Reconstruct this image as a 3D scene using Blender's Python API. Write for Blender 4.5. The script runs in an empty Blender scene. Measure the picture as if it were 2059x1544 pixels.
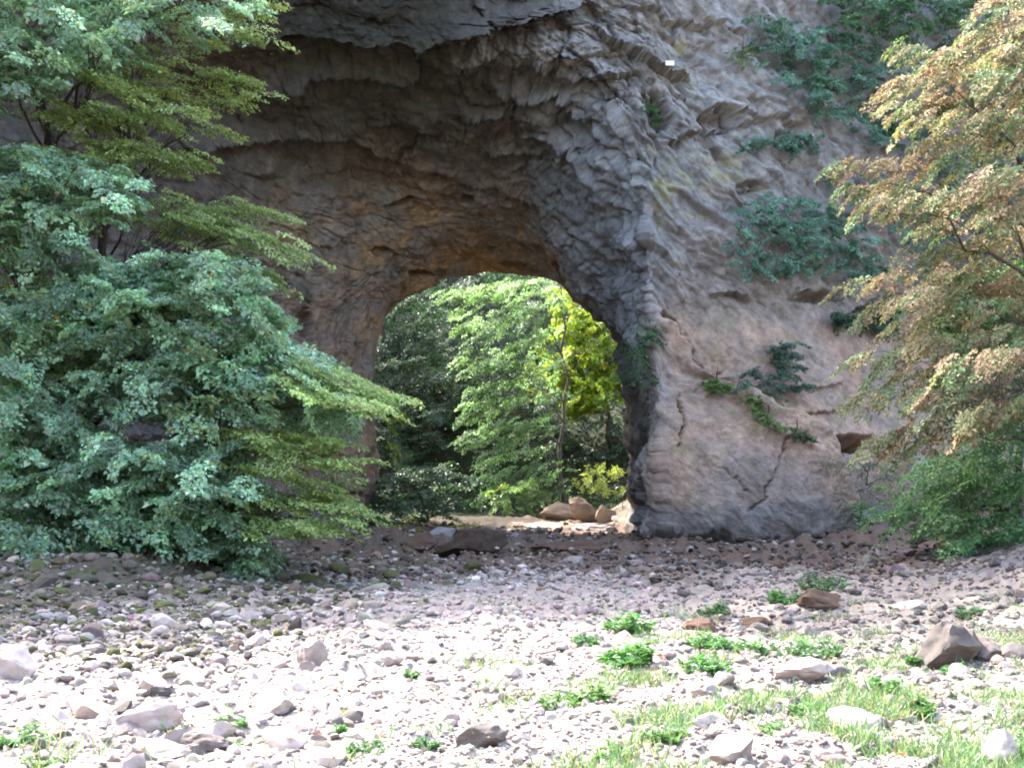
import bpy, math, random
import numpy as np
R = math.radians
rng = np.random.default_rng(7)
random.seed(7)
S = bpy.context.scene
COL = S.collection

# ------------------------------------------------------------------ camera
FPX, PW, PH = 2400.0, 2059.0, 1544.0
CAMZ = 2.2
HORIZON = 1000.0
PITCH = math.atan((HORIZON - PH / 2) / FPX)
cp, sp = math.cos(PITCH), math.sin(PITCH)
cam_d = bpy.data.cameras.new("Camera")
cam = bpy.data.objects.new("Camera", cam_d); COL.objects.link(cam)
cam.location = (0, 0, CAMZ)
cam.rotation_euler = (math.pi / 2 + PITCH, 0, 0)
cam_d.sensor_width = 36.0
cam_d.lens = 36.0 * FPX / PW
cam_d.clip_end = 2000
S.camera = cam

def P(px, py, Y):
    """world point seen at photo pixel (px,py) lying in the plane y = Y"""
    px, py, Y = np.asarray(px, float), np.asarray(py, float), np.asarray(Y, float)
    a = (px - PW / 2) / FPX; b = (PH / 2 - py) / FPX
    fy = cp - sp * b; fz = sp + cp * b
    t = Y / fy
    return np.stack([a * t, Y + 0 * t, CAMZ + fz * t], -1)

def proj(p):
    x, y, z = p[..., 0], p[..., 1], p[..., 2] - CAMZ
    d = np.maximum(y * cp + z * sp, 0.3)
    u = -y * sp + z * cp
    return PW / 2 + FPX * x / d, PH / 2 - FPX * u / d

# ------------------------------------------------------------------ noise
_perm = np.random.default_rng(3).permutation(256); _perm = np.concatenate([_perm] * 3)
_g = np.random.default_rng(4).normal(size=(256, 3)); _g /= np.linalg.norm(_g, axis=1)[:, None]
def perlin(p):
    p = np.asarray(p, float)
    i = np.floor(p).astype(np.int64); f = p - i; i &= 255
    w = f * f * f * (f * (f * 6 - 15) + 10)
    out = 0
    for dx in (0, 1):
        for dy in (0, 1):
            for dz in (0, 1):
                h = _perm[_perm[_perm[i[:, 0] + dx] + i[:, 1] + dy] + i[:, 2] + dz]
                g = _g[h]
                d = g[:, 0] * (f[:, 0] - dx) + g[:, 1] * (f[:, 1] - dy) + g[:, 2] * (f[:, 2] - dz)
                wx = w[:, 0] if dx else 1 - w[:, 0]
                wy = w[:, 1] if dy else 1 - w[:, 1]
                wz = w[:, 2] if dz else 1 - w[:, 2]
                out = out + d * wx * wy * wz
    return out * 1.5
def fbm(p, o=4, gain=.5, lac=2.03):
    s, a = 0, 1.0
    q = np.array(p, float)
    for k in range(o):
        s = s + a * perlin(q + 17.3 * k); q = q * lac; a *= gain
    return s
def ridge(p, o=4):
    s, a = 0, 1.0
    q = np.array(p, float)
    for k in range(o):
        s = s + a * (1 - np.abs(perlin(q + 31.7 * k)) * 2); q = q * 2.1; a *= .5
    return s / 1.9
def cell(p, seed=1):
    """nearest feature point: returns (F1, F2, id random 0..1, vector to it)"""
    i = np.floor(p).astype(np.int64)
    f1 = np.full(len(p), 9.0); f2 = f1.copy(); rid = np.zeros(len(p)); vec = np.zeros_like(p)
    tab = np.random.default_rng(seed).random((256, 4))
    for dx in (-1, 0, 1):
        for dy in (-1, 0, 1):
            for dz in (-1, 0, 1):
                c = i + (dx, dy, dz); cc = c & 255
                h = _perm[_perm[_perm[cc[:, 0]] + cc[:, 1]] + cc[:, 2]]
                t = tab[h]
                v = p - (c + t[:, :3])
                d = np.sqrt((v * v).sum(1))
                m = d < f1
                f2 = np.where(m, f1, np.minimum(f2, d))
                f1 = np.where(m, d, f1); rid = np.where(m, t[:, 3], rid); vec[m] = v[m]
    return f1, f2, rid, vec
def sst(a, b, x):
    t = np.clip((x - a) / (b - a), 0, 1); return t * t * (3 - 2 * t)
def mix(a, b, t):
    t = np.asarray(t)[..., None]; return a * (1 - t) + np.asarray(b, float) * t

# ------------------------------------------------------------------ helpers
def tag(o, label=None, cat=None, group=None, kind=None):
    if label: o['label'] = label
    if cat: o['category'] = cat
    if group: o['group'] = group
    if kind: o['kind'] = kind
    return o
def empty(name, loc):
    o = bpy.data.objects.new(name, None); COL.objects.link(o)
    o.location = [float(v) for v in loc]; o.empty_display_size = .2
    return o
def mesh_np(name, V, F, mat, parent=None, col=None, smooth=False, loc=None, sharp=None):
    """V (n,3) world, F (m,3|4) int array"""
    V = np.asarray(V, np.float32)
    off = np.zeros(3, np.float32)
    if parent is not None and loc is None: off = np.array(parent.location, np.float32)
    if loc is not None: off = np.asarray(loc, np.float32)
    m = bpy.data.meshes.new(name)
    k = F.shape[1]
    m.vertices.add(len(V)); m.vertices.foreach_set('co', (V - off).ravel())
    m.loops.add(F.size); m.loops.foreach_set('vertex_index', F.astype(np.int32).ravel())
    m.polygons.add(len(F))
    m.polygons.foreach_set('loop_start', np.arange(0, F.size, k, dtype=np.int32))
    if smooth: m.polygons.foreach_set('use_smooth', np.ones(len(F), bool))
    else: m.polygons.foreach_set('use_smooth', np.zeros(len(F), bool))
    m.update(calc_edges=True); m.validate()
    if col is not None:
        a = m.attributes.new('Col', 'FLOAT_COLOR', 'POINT')
        c = np.ones((len(V), 4), np.float32); c[:, :3] = col
        a.data.foreach_set('color', c.ravel())
    if sharp is not None: m.set_sharp_from_angle(angle=R(sharp))
    m.materials.append(mat)
    o = bpy.data.objects.new(name, m); COL.objects.link(o)
    if parent is not None: o.parent = parent
    elif loc is not None: o.location = [float(v) for v in loc]
    return o

# ------------------------------------------------------------------ materials
def nodes(name):
    m = bpy.data.materials.new(name); m.use_nodes = True
    nt = m.node_tree; nt.nodes.clear()
    return m, nt, (lambda t, **k: [setattr(n := nt.nodes.new(t), a, b) for a, b in k.items()] and n or nt.nodes[-1])
def rock_mat(name, fine=1.0, rough=.9, bump=.5, var=.35, sat=1.0):
    m = bpy.data.materials.new(name); m.use_nodes = True
    nt = m.node_tree; N = nt.nodes; L = nt.links; N.clear()
    out = N.new('ShaderNodeOutputMaterial'); b = N.new('ShaderNodeBsdfPrincipled')
    b.inputs['Roughness'].default_value = rough
    b.inputs['Specular IOR Level'].default_value = .25
    at = N.new('ShaderNodeAttribute'); at.attribute_name = 'Col'
    tc = N.new('ShaderNodeTexCoord')
    n1 = N.new('ShaderNodeTexNoise'); n1.inputs['Scale'].default_value = 2.2 * fine; n1.inputs['Detail'].default_value = 9; n1.inputs['Roughness'].default_value = .68
    n2 = N.new('ShaderNodeTexNoise'); n2.inputs['Scale'].default_value = 14 * fine; n2.inputs['Detail'].default_value = 6; n2.inputs['Roughness'].default_value = .7
    L.new(tc.outputs['Object'], n1.inputs['Vector']); L.new(tc.outputs['Object'], n2.inputs['Vector'])
    mr = N.new('ShaderNodeMapRange'); mr.inputs['From Min'].default_value = .3; mr.inputs['From Max'].default_value = .7
    mr.inputs['To Min'].default_value = 1 - var; mr.inputs['To Max'].default_value = 1 + var
    L.new(n1.outputs['Fac'], mr.inputs['Value'])
    mr2 = N.new('ShaderNodeMapRange'); mr2.inputs['From Min'].default_value = .3; mr2.inputs['From Max'].default_value = .7
    mr2.inputs['To Min'].default_value = 1 - var * .6; mr2.inputs['To Max'].default_value = 1 + var * .6
    L.new(n2.outputs['Fac'], mr2.inputs['Value'])
    mu = N.new('ShaderNodeMath'); mu.operation = 'MULTIPLY'
    L.new(mr.outputs[0], mu.inputs[0]); L.new(mr2.outputs[0], mu.inputs[1])
    vm = N.new('ShaderNodeVectorMath'); vm.operation = 'SCALE'
    L.new(at.outputs['Color'], vm.inputs[0]); L.new(mu.outputs[0], vm.inputs['Scale'])
    L.new(vm.outputs[0], b.inputs['Base Color'])
    ad = N.new('ShaderNodeMath'); ad.operation = 'ADD'
    L.new(n1.outputs['Fac'], ad.inputs[0]); L.new(n2.outputs['Fac'], ad.inputs[1])
    bp = N.new('ShaderNodeBump'); bp.inputs['Strength'].default_value = bump; bp.inputs['Distance'].default_value = .12 / fine
    L.new(ad.outputs[0], bp.inputs['Height']); L.new(bp.outputs[0], b.inputs['Normal'])
    L.new(b.outputs[0], out.inputs[0])
    return m
def stone_mat(name, base, dark, fine=1.0):
    """limestone for separate stones: colour differs from stone to stone, stained and pitted"""
    m = bpy.data.materials.new(name); m.use_nodes = True
    nt = m.node_tree; N = nt.nodes; L = nt.links; N.clear()
    out = N.new('ShaderNodeOutputMaterial'); b = N.new('ShaderNodeBsdfPrincipled')
    b.inputs['Roughness'].default_value = .92; b.inputs['Specular IOR Level'].default_value = .2
    tc = N.new('ShaderNodeTexCoord'); oi = N.new('ShaderNodeObjectInfo')
    n1 = N.new('ShaderNodeTexNoise'); n1.inputs['Scale'].default_value = 6 * fine; n1.inputs['Detail'].default_value = 8; n1.inputs['Roughness'].default_value = .7
    ge = N.new('ShaderNodeNewGeometry')
    L.new(ge.outputs['Position'], n1.inputs['Vector'])
    ad = N.new('ShaderNodeMath'); ad.operation = 'MULTIPLY_ADD'; ad.inputs[1].default_value = .5; 
    L.new(oi.outputs['Random'], ad.inputs[0]); L.new(n1.outputs['Fac'], ad.inputs[2])
    cr = N.new('ShaderNodeValToRGB'); e = cr.color_ramp.elements
    e[0].position = .38; e[0].color = (*dark, 1); e[1].position = .95; e[1].color = (*base, 1)
    L.new(ad.outputs[0], cr.inputs['Fac']); L.new(cr.outputs['Color'], b.inputs['Base Color'])
    bp = N.new('ShaderNodeBump'); bp.inputs['Strength'].default_value = .6; bp.inputs['Distance'].default_value = .03
    L.new(n1.outputs['Fac'], bp.inputs['Height']); L.new(bp.outputs[0], b.inputs['Normal'])
    L.new(b.outputs[0], out.inputs[0])
    return m
def leaf_mat(name, trans=.35, rough=.42, spec=.5, tint=(1.25, 1.2, .55)):
    m = bpy.data.materials.new(name); m.use_nodes = True
    nt = m.node_tree; N = nt.nodes; L = nt.links; N.clear()
    out = N.new('ShaderNodeOutputMaterial'); b = N.new('ShaderNodeBsdfPrincipled')
    b.inputs['Roughness'].default_value = rough; b.inputs['Specular IOR Level'].default_value = spec
    at = N.new('ShaderNodeAttribute'); at.attribute_name = 'Col'
    L.new(at.outputs['Color'], b.inputs['Base Color'])
    tr = N.new('ShaderNodeBsdfTranslucent')
    vm = N.new('ShaderNodeVectorMath'); vm.operation = 'MULTIPLY'; vm.inputs[1].default_value = tint
    L.new(at.outputs['Color'], vm.inputs[0]); L.new(vm.outputs[0], tr.inputs['Color'])
    mx = N.new('ShaderNodeMixShader'); mx.inputs['Fac'].default_value = trans
    L.new(b.outputs[0], mx.inputs[1]); L.new(tr.outputs[0], mx.inputs[2]); L.new(mx.outputs[0], out.inputs[0])
    return m
def bark_mat(name, c):
    m = bpy.data.materials.new(name); m.use_nodes = True
    nt = m.node_tree; b = nt.nodes['Principled BSDF']; b.inputs['Roughness'].default_value = .9
    n = nt.nodes.new('ShaderNodeTexNoise'); n.inputs['Scale'].default_value = 9; n.inputs['Detail'].default_value = 6
    tc = nt.nodes.new('ShaderNodeTexCoord'); mp = nt.nodes.new('ShaderNodeMapping'); mp.inputs['Scale'].default_value = (3, 3, .5)
    nt.links.new(tc.outputs['Object'], mp.inputs[0]); nt.links.new(mp.outputs[0], n.inputs['Vector'])
    cr = nt.nodes.new('ShaderNodeValToRGB'); e = cr.color_ramp.elements
    e[0].position = .3; e[0].color = (*[v * .5 for v in c], 1); e[1].position = .75; e[1].color = (*[v * 1.5 for v in c], 1)
    nt.links.new(n.outputs['Fac'], cr.inputs[0]); nt.links.new(cr.outputs[0], b.inputs['Base Color'])
    bp = nt.nodes.new('ShaderNodeBump'); bp.inputs['Strength'].default_value = .6; bp.inputs['Distance'].default_value = .05
    nt.links.new(n.outputs['Fac'], bp.inputs['Height']); nt.links.new(bp.outputs[0], b.inputs['Normal'])
    return m
def plain_mat(name, c, rough=.6):
    m = bpy.data.materials.new(name); m.use_nodes = True
    nt = m.node_tree; b = nt.nodes['Principled BSDF']; b.inputs['Roughness'].default_value = rough
    n = nt.nodes.new('ShaderNodeTexNoise'); n.inputs['Scale'].default_value = 30
    cr = nt.nodes.new('ShaderNodeValToRGB'); e = cr.color_ramp.elements
    e[0].color = (*[v * .85 for v in c], 1); e[1].color = (*c, 1)
    nt.links.new(n.outputs['Fac'], cr.inputs[0]); nt.links.new(cr.outputs[0], b.inputs['Base Color'])
    return m
M_cliff = rock_mat('cliff_limestone', 1.0, .9, .55, .30)
M_ground = rock_mat('stony_ground', 3.0, .95, .6, .30)
M_gravel = rock_mat('gravel_stone', 4.0, .93, .5, .25)
M_pale = stone_mat('pale_limestone', (.43, .365, .335), (.20, .165, .145))
M_tan = stone_mat('tan_limestone', (.32, .245, .185), (.17, .125, .092), .6)
M_grey = stone_mat('grey_limestone', (.13, .11, .10), (.055, .048, .043), .8)
M_brown = stone_mat('mossy_brown_rock', (.10, .06, .042), (.03, .022, .015), .7)
M_moss = stone_mat('mossy_limestone', (.15, .145, .085), (.055, .055, .03), .8)
M_leaf = leaf_mat('green_leaf', .42, .46, .75, (1.15, 1.15, .75))
M_leafb = leaf_mat('bright_thin_leaf', .5, .45, .4, (1.35, 1.25, .45))
M_leafc = leaf_mat('pale_thin_leaf', .42, .38, .7, (1.1, 1.2, .7))
M_leafo = leaf_mat('autumn_leaf', .35, .5, .3, (1.2, 1.1, .7))
M_bark = bark_mat('dark_bark', (.055, .042, .034))
M_bark2 = bark_mat('grey_bark', (.11, .095, .08))
M_stem = plain_mat('green_stem', (.10, .15, .05))
M_root = plain_mat('dry_root', (.20, .12, .08), .9)
M_plate = plain_mat('white_paint', (.85, .85, .85), .35)

# ------------------------------------------------------------------ terrain
def h_ground(x, y):
    x = np.asarray(x, float); y = np.asarray(y, float)
    p = np.stack([x, y, 0 * x], -1).reshape(-1, 3)
    n1 = perlin(p * .16).reshape(x.shape); n2 = fbm(p * .55, 3).reshape(x.shape)
    z = .16 * n1 + .11 * n2 * sst(6, 20, y)
    # left bank
    bx = np.interp(y, [0, 10, 18, 24, 30, 36, 46, 56, 75], [-13, -11, -9.5, -8.4, -7.2, -6.4, -7.5, -9.5, -8.0])
    d = bx - x + .6 * perlin(p * .4 + 9).reshape(x.shape)
    z = z + .4 * sst(-2.5, 3.0, d) + .25 * sst(.5, 1.4, d) * sst(24, 30, y) + np.clip(d - 5.5, 0, 60) * .3
    # right bank
    bx = np.interp(y, [0, 14, 26, 36, 46, 60], [9.5, 9.5, 10.5, 12.0, 13.5, 15])
    d = x - bx + .6 * perlin(p * .4 + 19).reshape(x.shape)
    z = z + .8 * sst(-3, 3.5, d) + np.clip(d - 2, 0, 60) * .25
    # unseen rise behind the viewer, added to cut low sky light
    z = z + np.clip(-14 - y, 0, 60) * .65
    # mud sill under the arch and the floor behind it
    z = z + .55 * sst(42, 49, y) * (1 - .35 * sst(-6, 8, x)) + .25 * perlin(p * .5 + 40).reshape(x.shape) * sst(40, 48, y)
    z = z + .5 * sst(62, 72, y)
    # slope behind the arch, higher on the left
    z = z + np.clip(y - 78 - 4 * perlin(p * .07 + 3).reshape(x.shape), 0, 60) * (.55 + .45 * sst(6, -12, x))
    z = z - np.clip(x - 6, 0, 40) * 0 + 1.1 * sst(4.5, 8, x) * sst(60, 66, y)
    return z
def ground_at(px, py, y0=5.0, y1=100.0):
    Y = np.linspace(y0, y1, 2400)
    q = P(np.full(2400, px), np.full(2400, py), Y)
    hit = np.nonzero(q[:, 2] <= h_ground(q[:, 0], q[:, 1]))[0]
    k = hit[0] if len(hit) else 2399
    return np.array([q[k, 0], q[k, 1], float(h_ground(q[k:k+1, 0], q[k:k+1, 1])[0])])

ys = np.concatenate([np.linspace(-60, 4, 14), 1 / np.linspace(1 / 5.0, 1 / 62.0, 460), np.linspace(62.3, 95, 90), np.linspace(97, 170, 26)])
us = np.concatenate([np.linspace(-4, -.62, 26)[:-1], np.linspace(-.62, .62, 560), np.linspace(.62, 4, 26)[1:]])
GY, GU = np.meshgrid(ys, us, indexing='ij')
GX = GU * np.maximum(GY, 14.0)
GZ = h_ground(GX, GY)
pg = np.stack([GX, GY, 0 * GX], -1).reshape(-1, 3)
near = (np.abs(GU) < .7).ravel() & (GY.ravel() > 4)
rough_z = np.zeros(len(pg))
def rough(q):
    f1, f2, rid, vec = cell(np.stack([q[:, 0] * 3.2, q[:, 1] * 3.2, q[:, 0] * 0], -1), 5)
    k = sst(34, 42, q[:, 1]) * sst(62, 56, q[:, 1])
    return (.10 + .14 * k) * fbm(q * 1.6, 4) + .22 * k * fbm(q * .8 + 3, 3) + .06 * np.clip(f2 - f1, 0, .4) / .4 * (.4 + rid)
rough_z[near] = rough(pg[near])
def h_full(x, y): return h_ground(x, y) + rough(np.stack([x, y, 0 * x], -1))
# colour of the bed
pix, piy = proj(np.stack([GX.ravel(), GY.ravel(), GZ.ravel()], -1))
nz = fbm(pg * .35, 5); nz2 = fbm(pg * 1.4 + 7, 4); nz3 = fbm(pg * 4.3 + 2, 3)
gc = np.tile(np.array([.34, .285, .25]), (len(pg), 1)) * (1 + .25 * nz2 + .25 * nz3)[:, None]
yy = pg[:, 1]; xx = pg[:, 0]
mud = sst(30, 39, yy + 7 * nz + 4 * nz2 + np.clip(-xx - 1, 0, 6) * 1.0)
gc = mix(gc, np.array([.13, .085, .062]), mud * .93)
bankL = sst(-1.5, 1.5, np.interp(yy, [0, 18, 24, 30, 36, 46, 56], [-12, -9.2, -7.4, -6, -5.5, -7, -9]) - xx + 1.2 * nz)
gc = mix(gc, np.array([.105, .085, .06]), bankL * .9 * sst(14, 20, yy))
moss = sst(.15, .5, nz + .6 * nz2) * sst(16, 20, yy) * (1 - sst(44, 50, yy)) * sst(2, -4, xx)
gc = mix(gc, np.array([.07, .085, .02]), moss * .75)
rust = sst(.05, .4, fbm(pg * .8 + 50, 4)) * sst(34, 44, yy)
gc = mix(gc, np.array([.18, .11, .065]), rust * .7)
shadowed = sst(53, 58, yy) * sst(2.2, .2, xx + 1.5 * nz2)
gc = mix(gc, np.array([.055, .045, .032]), shadowed * .92)  # left floor under the arch: shade painted over the sunlit soil
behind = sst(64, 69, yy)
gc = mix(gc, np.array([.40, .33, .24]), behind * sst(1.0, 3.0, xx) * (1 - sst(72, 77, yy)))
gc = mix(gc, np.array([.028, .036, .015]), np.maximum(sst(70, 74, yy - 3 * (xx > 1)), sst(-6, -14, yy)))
soilR = sst(2, 6, xx + 2 * nz) * (1 - sst(24, 30, yy))
gc = mix(gc, np.array([.24, .21, .17]), soilR * .6)
V = np.stack([GX.ravel(), GY.ravel(), GZ.ravel() + rough_z], -1)
nr, nc = GX.shape
idx = np.arange(nr * nc).reshape(nr, nc)
F = np.stack([idx[:-1, :-1], idx[:-1, 1:], idx[1:, 1:], idx[1:, :-1]], -1).reshape(-1, 4)
tag(mesh_np('ground', V, F, M_ground, col=np.clip(gc * .74, .01, .8), smooth=True), kind='structure')

# ------------------------------------------------------------------ the rock arch
NET = {
'A': [(680,1140,61),(752,960,62),(740,770,63),(778,636,64),(868,570,65.5),(985,551,67),(1098,557,66),(1165,608,64),(1244,664,62),(1262,805,60.5),(1280,950,58.5),(1262,1140,57)],
'B': [(590,1140,57.5),(650,960,58.8),(635,770,60),(685,615,61.5),(795,500,62.5),(955,462,63),(1085,500,62),(1160,590,60.5),(1250,690,58.4),(1274,810,57),(1290,955,55.5),(1285,1140,54.5)],
'C': [(470,1140,54),(480,960,54.5),(430,760,55.5),(450,550,57.2),(600,395,59),(840,345,59.4),(1060,400,58.8),(1185,535,57.4),(1266,668,55.6),(1290,800,54),(1290,960,52.9),(1302,1140,52.2)],
'D': [(360,1140,50),(300,960,50),(240,720,50),(250,350,51),(420,135,51.6),(830,112,51.6),(1110,122,52.0),(1262,255,51.8),(1300,520,51.2),(1322,760,50.5),(1335,960,49.7),(1350,1140,49.7)],
'E': [(200,1140,46),(100,900,46),(60,600,46),(80,250,47.5),(390,40,49.8),(800,30,50.2),(1180,10,51.2),(1420,150,52.6),(1560,500,53.4),(1600,800,52.2),(1600,980,50.6),(1640,1140,50.6)],
'F': [(0,1140,43),(-150,850,43),(-200,500,43),(-150,0,43.5),(300,-150,46),(780,-150,47),(1230,-160,50),(1600,-60,57),(1800,350,58.5),(1830,750,56.5),(1830,980,54),(1850,1140,53)],
'G': [(-500,1140,38),(-700,850,37),(-800,200,37),(-700,-750,39),(100,-700,45),(750,-500,47),(1280,-470,50),(1900,-330,62),(2350,200,64),(2400,700,60),(2350,980,57),(2300,1140,55)],  # unseen outer rim, raised at left to keep sun off the trees
}
rows = {k: P(*np.array(v, float).T) for k, v in NET.items()}
cen = np.array([0., 0., 4.])
def grow(r, s, y, dz=0):
    o = r.copy(); o[:, 0] = (r[:, 0] - .0) * s; o[:, 2] = np.where(r[:, 2] > 0, (r[:, 2] - 4) * s + 4, r[:, 2]) + dz; o[:, 1] = y; return o
top = rows['G'].copy(); top[:, 1] = np.minimum(rows['G'][:, 1] + 10, 69); top[:, 2] += np.where(top[:, 2] > 5, 3.0, 0); 
back = rows['G'].copy(); back[:, 1] = 71; back[:, 0] *= 1.15
bk2 = grow(rows['A'], 1.9, 70.5); ex = grow(rows['A'], 1.12, 68)
seq = [top, back, bk2, ex, rows['A'], rows['B'], rows['C'], rows['D'], rows['E'], rows['F'], rows['G'], top]
cnt = [6, 8, 8, 14, 74, 74, 84, 110, 120, 50, 10]
seq = np.array(seq)                                      # (rows, 12, 3)
NT = 1500
# arc-length-ish spacing along the arch
wt = np.linalg.norm(np.diff((seq[7] + seq[6]) / 2, axis=0), axis=1); ct = np.concatenate([[0], np.cumsum(wt)]); 
tt = np.interp(np.linspace(0, ct[-1], NT), ct, np.arange(12))
def cr_matrix(n, t):
    i = np.clip(np.floor(t).astype(int), 0, n - 2); f = t - i
    W = np.zeros((len(t), n))
    f2, f3 = f * f, f * f * f
    w = [-.5 * f3 + f2 - .5 * f, 1.5 * f3 - 2.5 * f2 + 1, -1.5 * f3 + 2 * f2 + .5 * f, .5 * f3 - .5 * f2]
    for k in range(4):
        j = i + k - 1
        # reflect ends
        lo = j < 0; hi = j > n - 1
        jj = np.clip(j, 0, n - 1)
        np.add.at(W, (np.arange(len(t)), jj), w[k])
        if lo.any():
            r = np.nonzero(lo)[0]; np.add.at(W, (r, np.zeros(len(r), int)), w[k][r]); np.add.at(W, (r, np.ones(len(r), int)), -w[k][r])
        if hi.any():
            r = np.nonzero(hi)[0]; np.add.at(W, (r, np.full(len(r), n - 1)), w[k][r]); np.add.at(W, (r, np.full(len(r), n - 2)), -w[k][r])
    return W
ss = np.concatenate([i + np.arange(c) / c for i, c in enumerate(cnt)] + [[len(cnt)]])
def lin_matrix(n, t):
    i = np.clip(np.floor(t).astype(int), 0, n - 2); f = t - i
    W = np.zeros((len(t), n)); r = np.arange(len(t)); W[r, i] = 1 - f; W[r, i + 1] += f
    return W
Wt = cr_matrix(12, tt); Ws = .4 * cr_matrix(len(seq), ss) + .6 * lin_matrix(len(seq), ss)
B = np.einsum('tk,skc->stc', Wt, np.einsum('sr,rkc->skc', Ws, seq))   # (NS, NT, 3)
NS = len(ss)
dS = np.gradient(B, axis=0); dT = np.gradient(B, axis=1)
Nn = np.cross(dT, dS); Nn /= np.linalg.norm(Nn, axis=2, keepdims=True) + 1e-9
mid = Nn[ss.searchsorted(8.0), NT // 2]
if mid[1] > 0: Nn = -Nn
C = B.reshape(-1, 3); Nf = Nn.reshape(-1, 3)
sg = np.repeat(ss, NT); tg = np.tile(tt, NS)
px, py = proj(C)
# masks
tun = sst(6.8, 5.0, sg) * sst(3.0, 4.0, sg)                   # inside of the tunnel
tun_soft = sst(6.7, 4.8, sg) * sst(3, 4, sg)
left = sst(3.6, 2.2, tg); right = sst(6.2, 7.4, tg)
front = sst(6.0, 6.6, sg)
flank = sst(5.6, 6.6, tg) * sst(9.6, 8.0, tg) * sst(4.8, 5.4, sg) * sst(7.6 - .75 * sst(7.4, 8.6, tg), 6.9 - .6 * sst(7.4, 8.6, tg), sg)   # streaked flank right of the opening
upper = sst(420, 300, py) * front
lowr = sst(1290, 1360, px) * sst(560, 680, py) * front
disp = np.zeros(len(C))
# warped coordinates
w3 = np.stack([fbm(C * .22 + k * 11.3, 3) for k in range(3)], -1)
Cw = C + w3 * .5
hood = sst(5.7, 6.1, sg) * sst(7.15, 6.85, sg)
calm = 1 - .72 * sst(1080, 840, px) * sst(460, 330, py) * sst(5.3, 6.0, sg)
inner = 1 - .65 * tun * sst(7.2, 8.2, tg)
# big relief
disp += .75 * fbm(Cw * .20, 3) * (1 - .5 * tun - .5 * lowr)
# bedding planes: dip grows to the right
dip = R(4) + R(30) * sst(1000, 1420, px)
bed = (C[:, 2] - 12) * np.cos(dip) + (C[:, 0] - 4.0) * np.sin(dip) * 1.0 + .45 * w3[:, 0] + .2 * w3[:, 1]
def ledges(b, thick, seed):
    r = np.random.default_rng(seed).random(4096)
    k = np.floor(b / thick).astype(int); f = b / thick - k
    a0 = r[k % 4096]
    f = sst(0, .16, f) * (1 - .6 * f)
    return (a0 * 1.1 + .25) * f
lw = (1 - tun) * sst(4.2, 5.2, sg) * (.25 + .75 * sst(760, 500, py)) * (1 - .8 * lowr)
brk = sst(-.15, .25, fbm(C * .33 + 70, 3))
disp += .55 * (1 - .6 * hood) * ledges(bed + .07 * fbm(C * 1.6, 2), 1.5, 1) * lw * (.3 + .7 * brk)
disp += .12 * (1 - .5 * hood) * ledges(bed + .05 * fbm(C * 2.5 + 5, 2), .42, 2) * lw * calm * sst(0, .3, fbm(C * .5 + 33, 3))
def terrace(n, step, sharp=.22):
    k = np.floor(n / step); f = n / step - k
    return (k + sst(.5 - sharp, .5 + sharp, f)) * step
tq = C + .5 * w3
tn = fbm(np.stack([tq[:, 0], tq[:, 1], (tq[:, 2] + tq[:, 0] * np.tan(dip)) * 1.5], -1) * .30 + 200, 4, .42)
disp += .95 * (.35 + .65 * calm) * (terrace(tn, .24, .10) * .8 + tn * .2) * (1 - .55 * tun) * (1 - .8 * lowr) * (1 - .5 * hood)
tn = fbm(np.stack([tq[:, 0], tq[:, 1], (tq[:, 2] + tq[:, 0] * np.tan(dip)) * 1.8], -1) * .75 + 300, 3, .4)
disp += .30 * calm * terrace(tn, .3, .08) * (1 - .6 * tun) * (1 - .7 * lowr) * inner * (1 - .4 * hood)
# fracture blocks: flat facets bounded by joints
Ca = C + .16 * np.stack([fbm(C * 1.2 + 7 * k, 2) for k in range(3)], -1); Ca[:, 2] = (Ca[:, 2] + Ca[:, 0] * np.tan(dip)) * 1.9
gv = np.random.default_rng(1).normal(size=(64, 3))
for sc_, am, sd_ in ((.42, .50, 9), (.95, .14, 4), (2.1, .05, 8)):
    f1, f2, rid, vec = cell(Ca * sc_ + 13 * sd_, sd_)
    k_ = (rid * 63).astype(int)
    disp += (am * (rid - .5) + am * .62 * (vec * gv[k_]).sum(1) - am * .35 * np.exp(-((f2 - f1) / .07) ** 2)) * (.45 + .55 * upper) * calm * (1 - .82 * lowr) * (1 - .45 * tun) * inner
disp += .07 * fbm(np.stack([C[:, 0] * .55, C[:, 1] * .55, bed * 4.5], -1), 3) * (1 - tun) * sst(4.2, 5.2, sg) * (1 - flank) * (1 - lowr) * (.4 + .6 * calm)
# streaks running along the arch on the right flank, flutes running into the left wall
al = np.stack([tg * 1.1, sg * 8.0 + .5 * w3[:, 0] + tg * .6, 0 * tg], -1)
disp += (.42 * ridge(al, 2) - .2) * flank
disp += .30 * ledges(sg * 4.6 + .8 * fbm(np.stack([tg * 1.2, sg * 1.5, 0 * tg], -1), 3), 1.0, 5) * flank
fl = np.stack([tg * 1.5 + .3 * w3[:, 1], sg * 6.5 + .6 * w3[:, 2], 0 * tg], -1)
disp += .42 * (np.abs(perlin(fl)) * 2 - .5) * tun_soft * left * sst(.8, 1.8, tg)
disp += .16 * (np.abs(perlin(fl * 2.1 + 8)) * 2 - .5) * tun_soft * (.4 + .6 * left) * inner
# right lower face: smooth, softly layered
disp += .06 * fbm(np.stack([C[:, 0] * .5, C[:, 1] * .5, C[:, 2] * 1.6 + C[:, 0] * .35], -1), 4) * lowr
# fine
disp += (.06 * fbm(C * 2.6, 4) + .03 * ridge(C * 4.7, 2)) * (1 - .3 * lowr) * inner * (.5 + .5 * calm)

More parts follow.
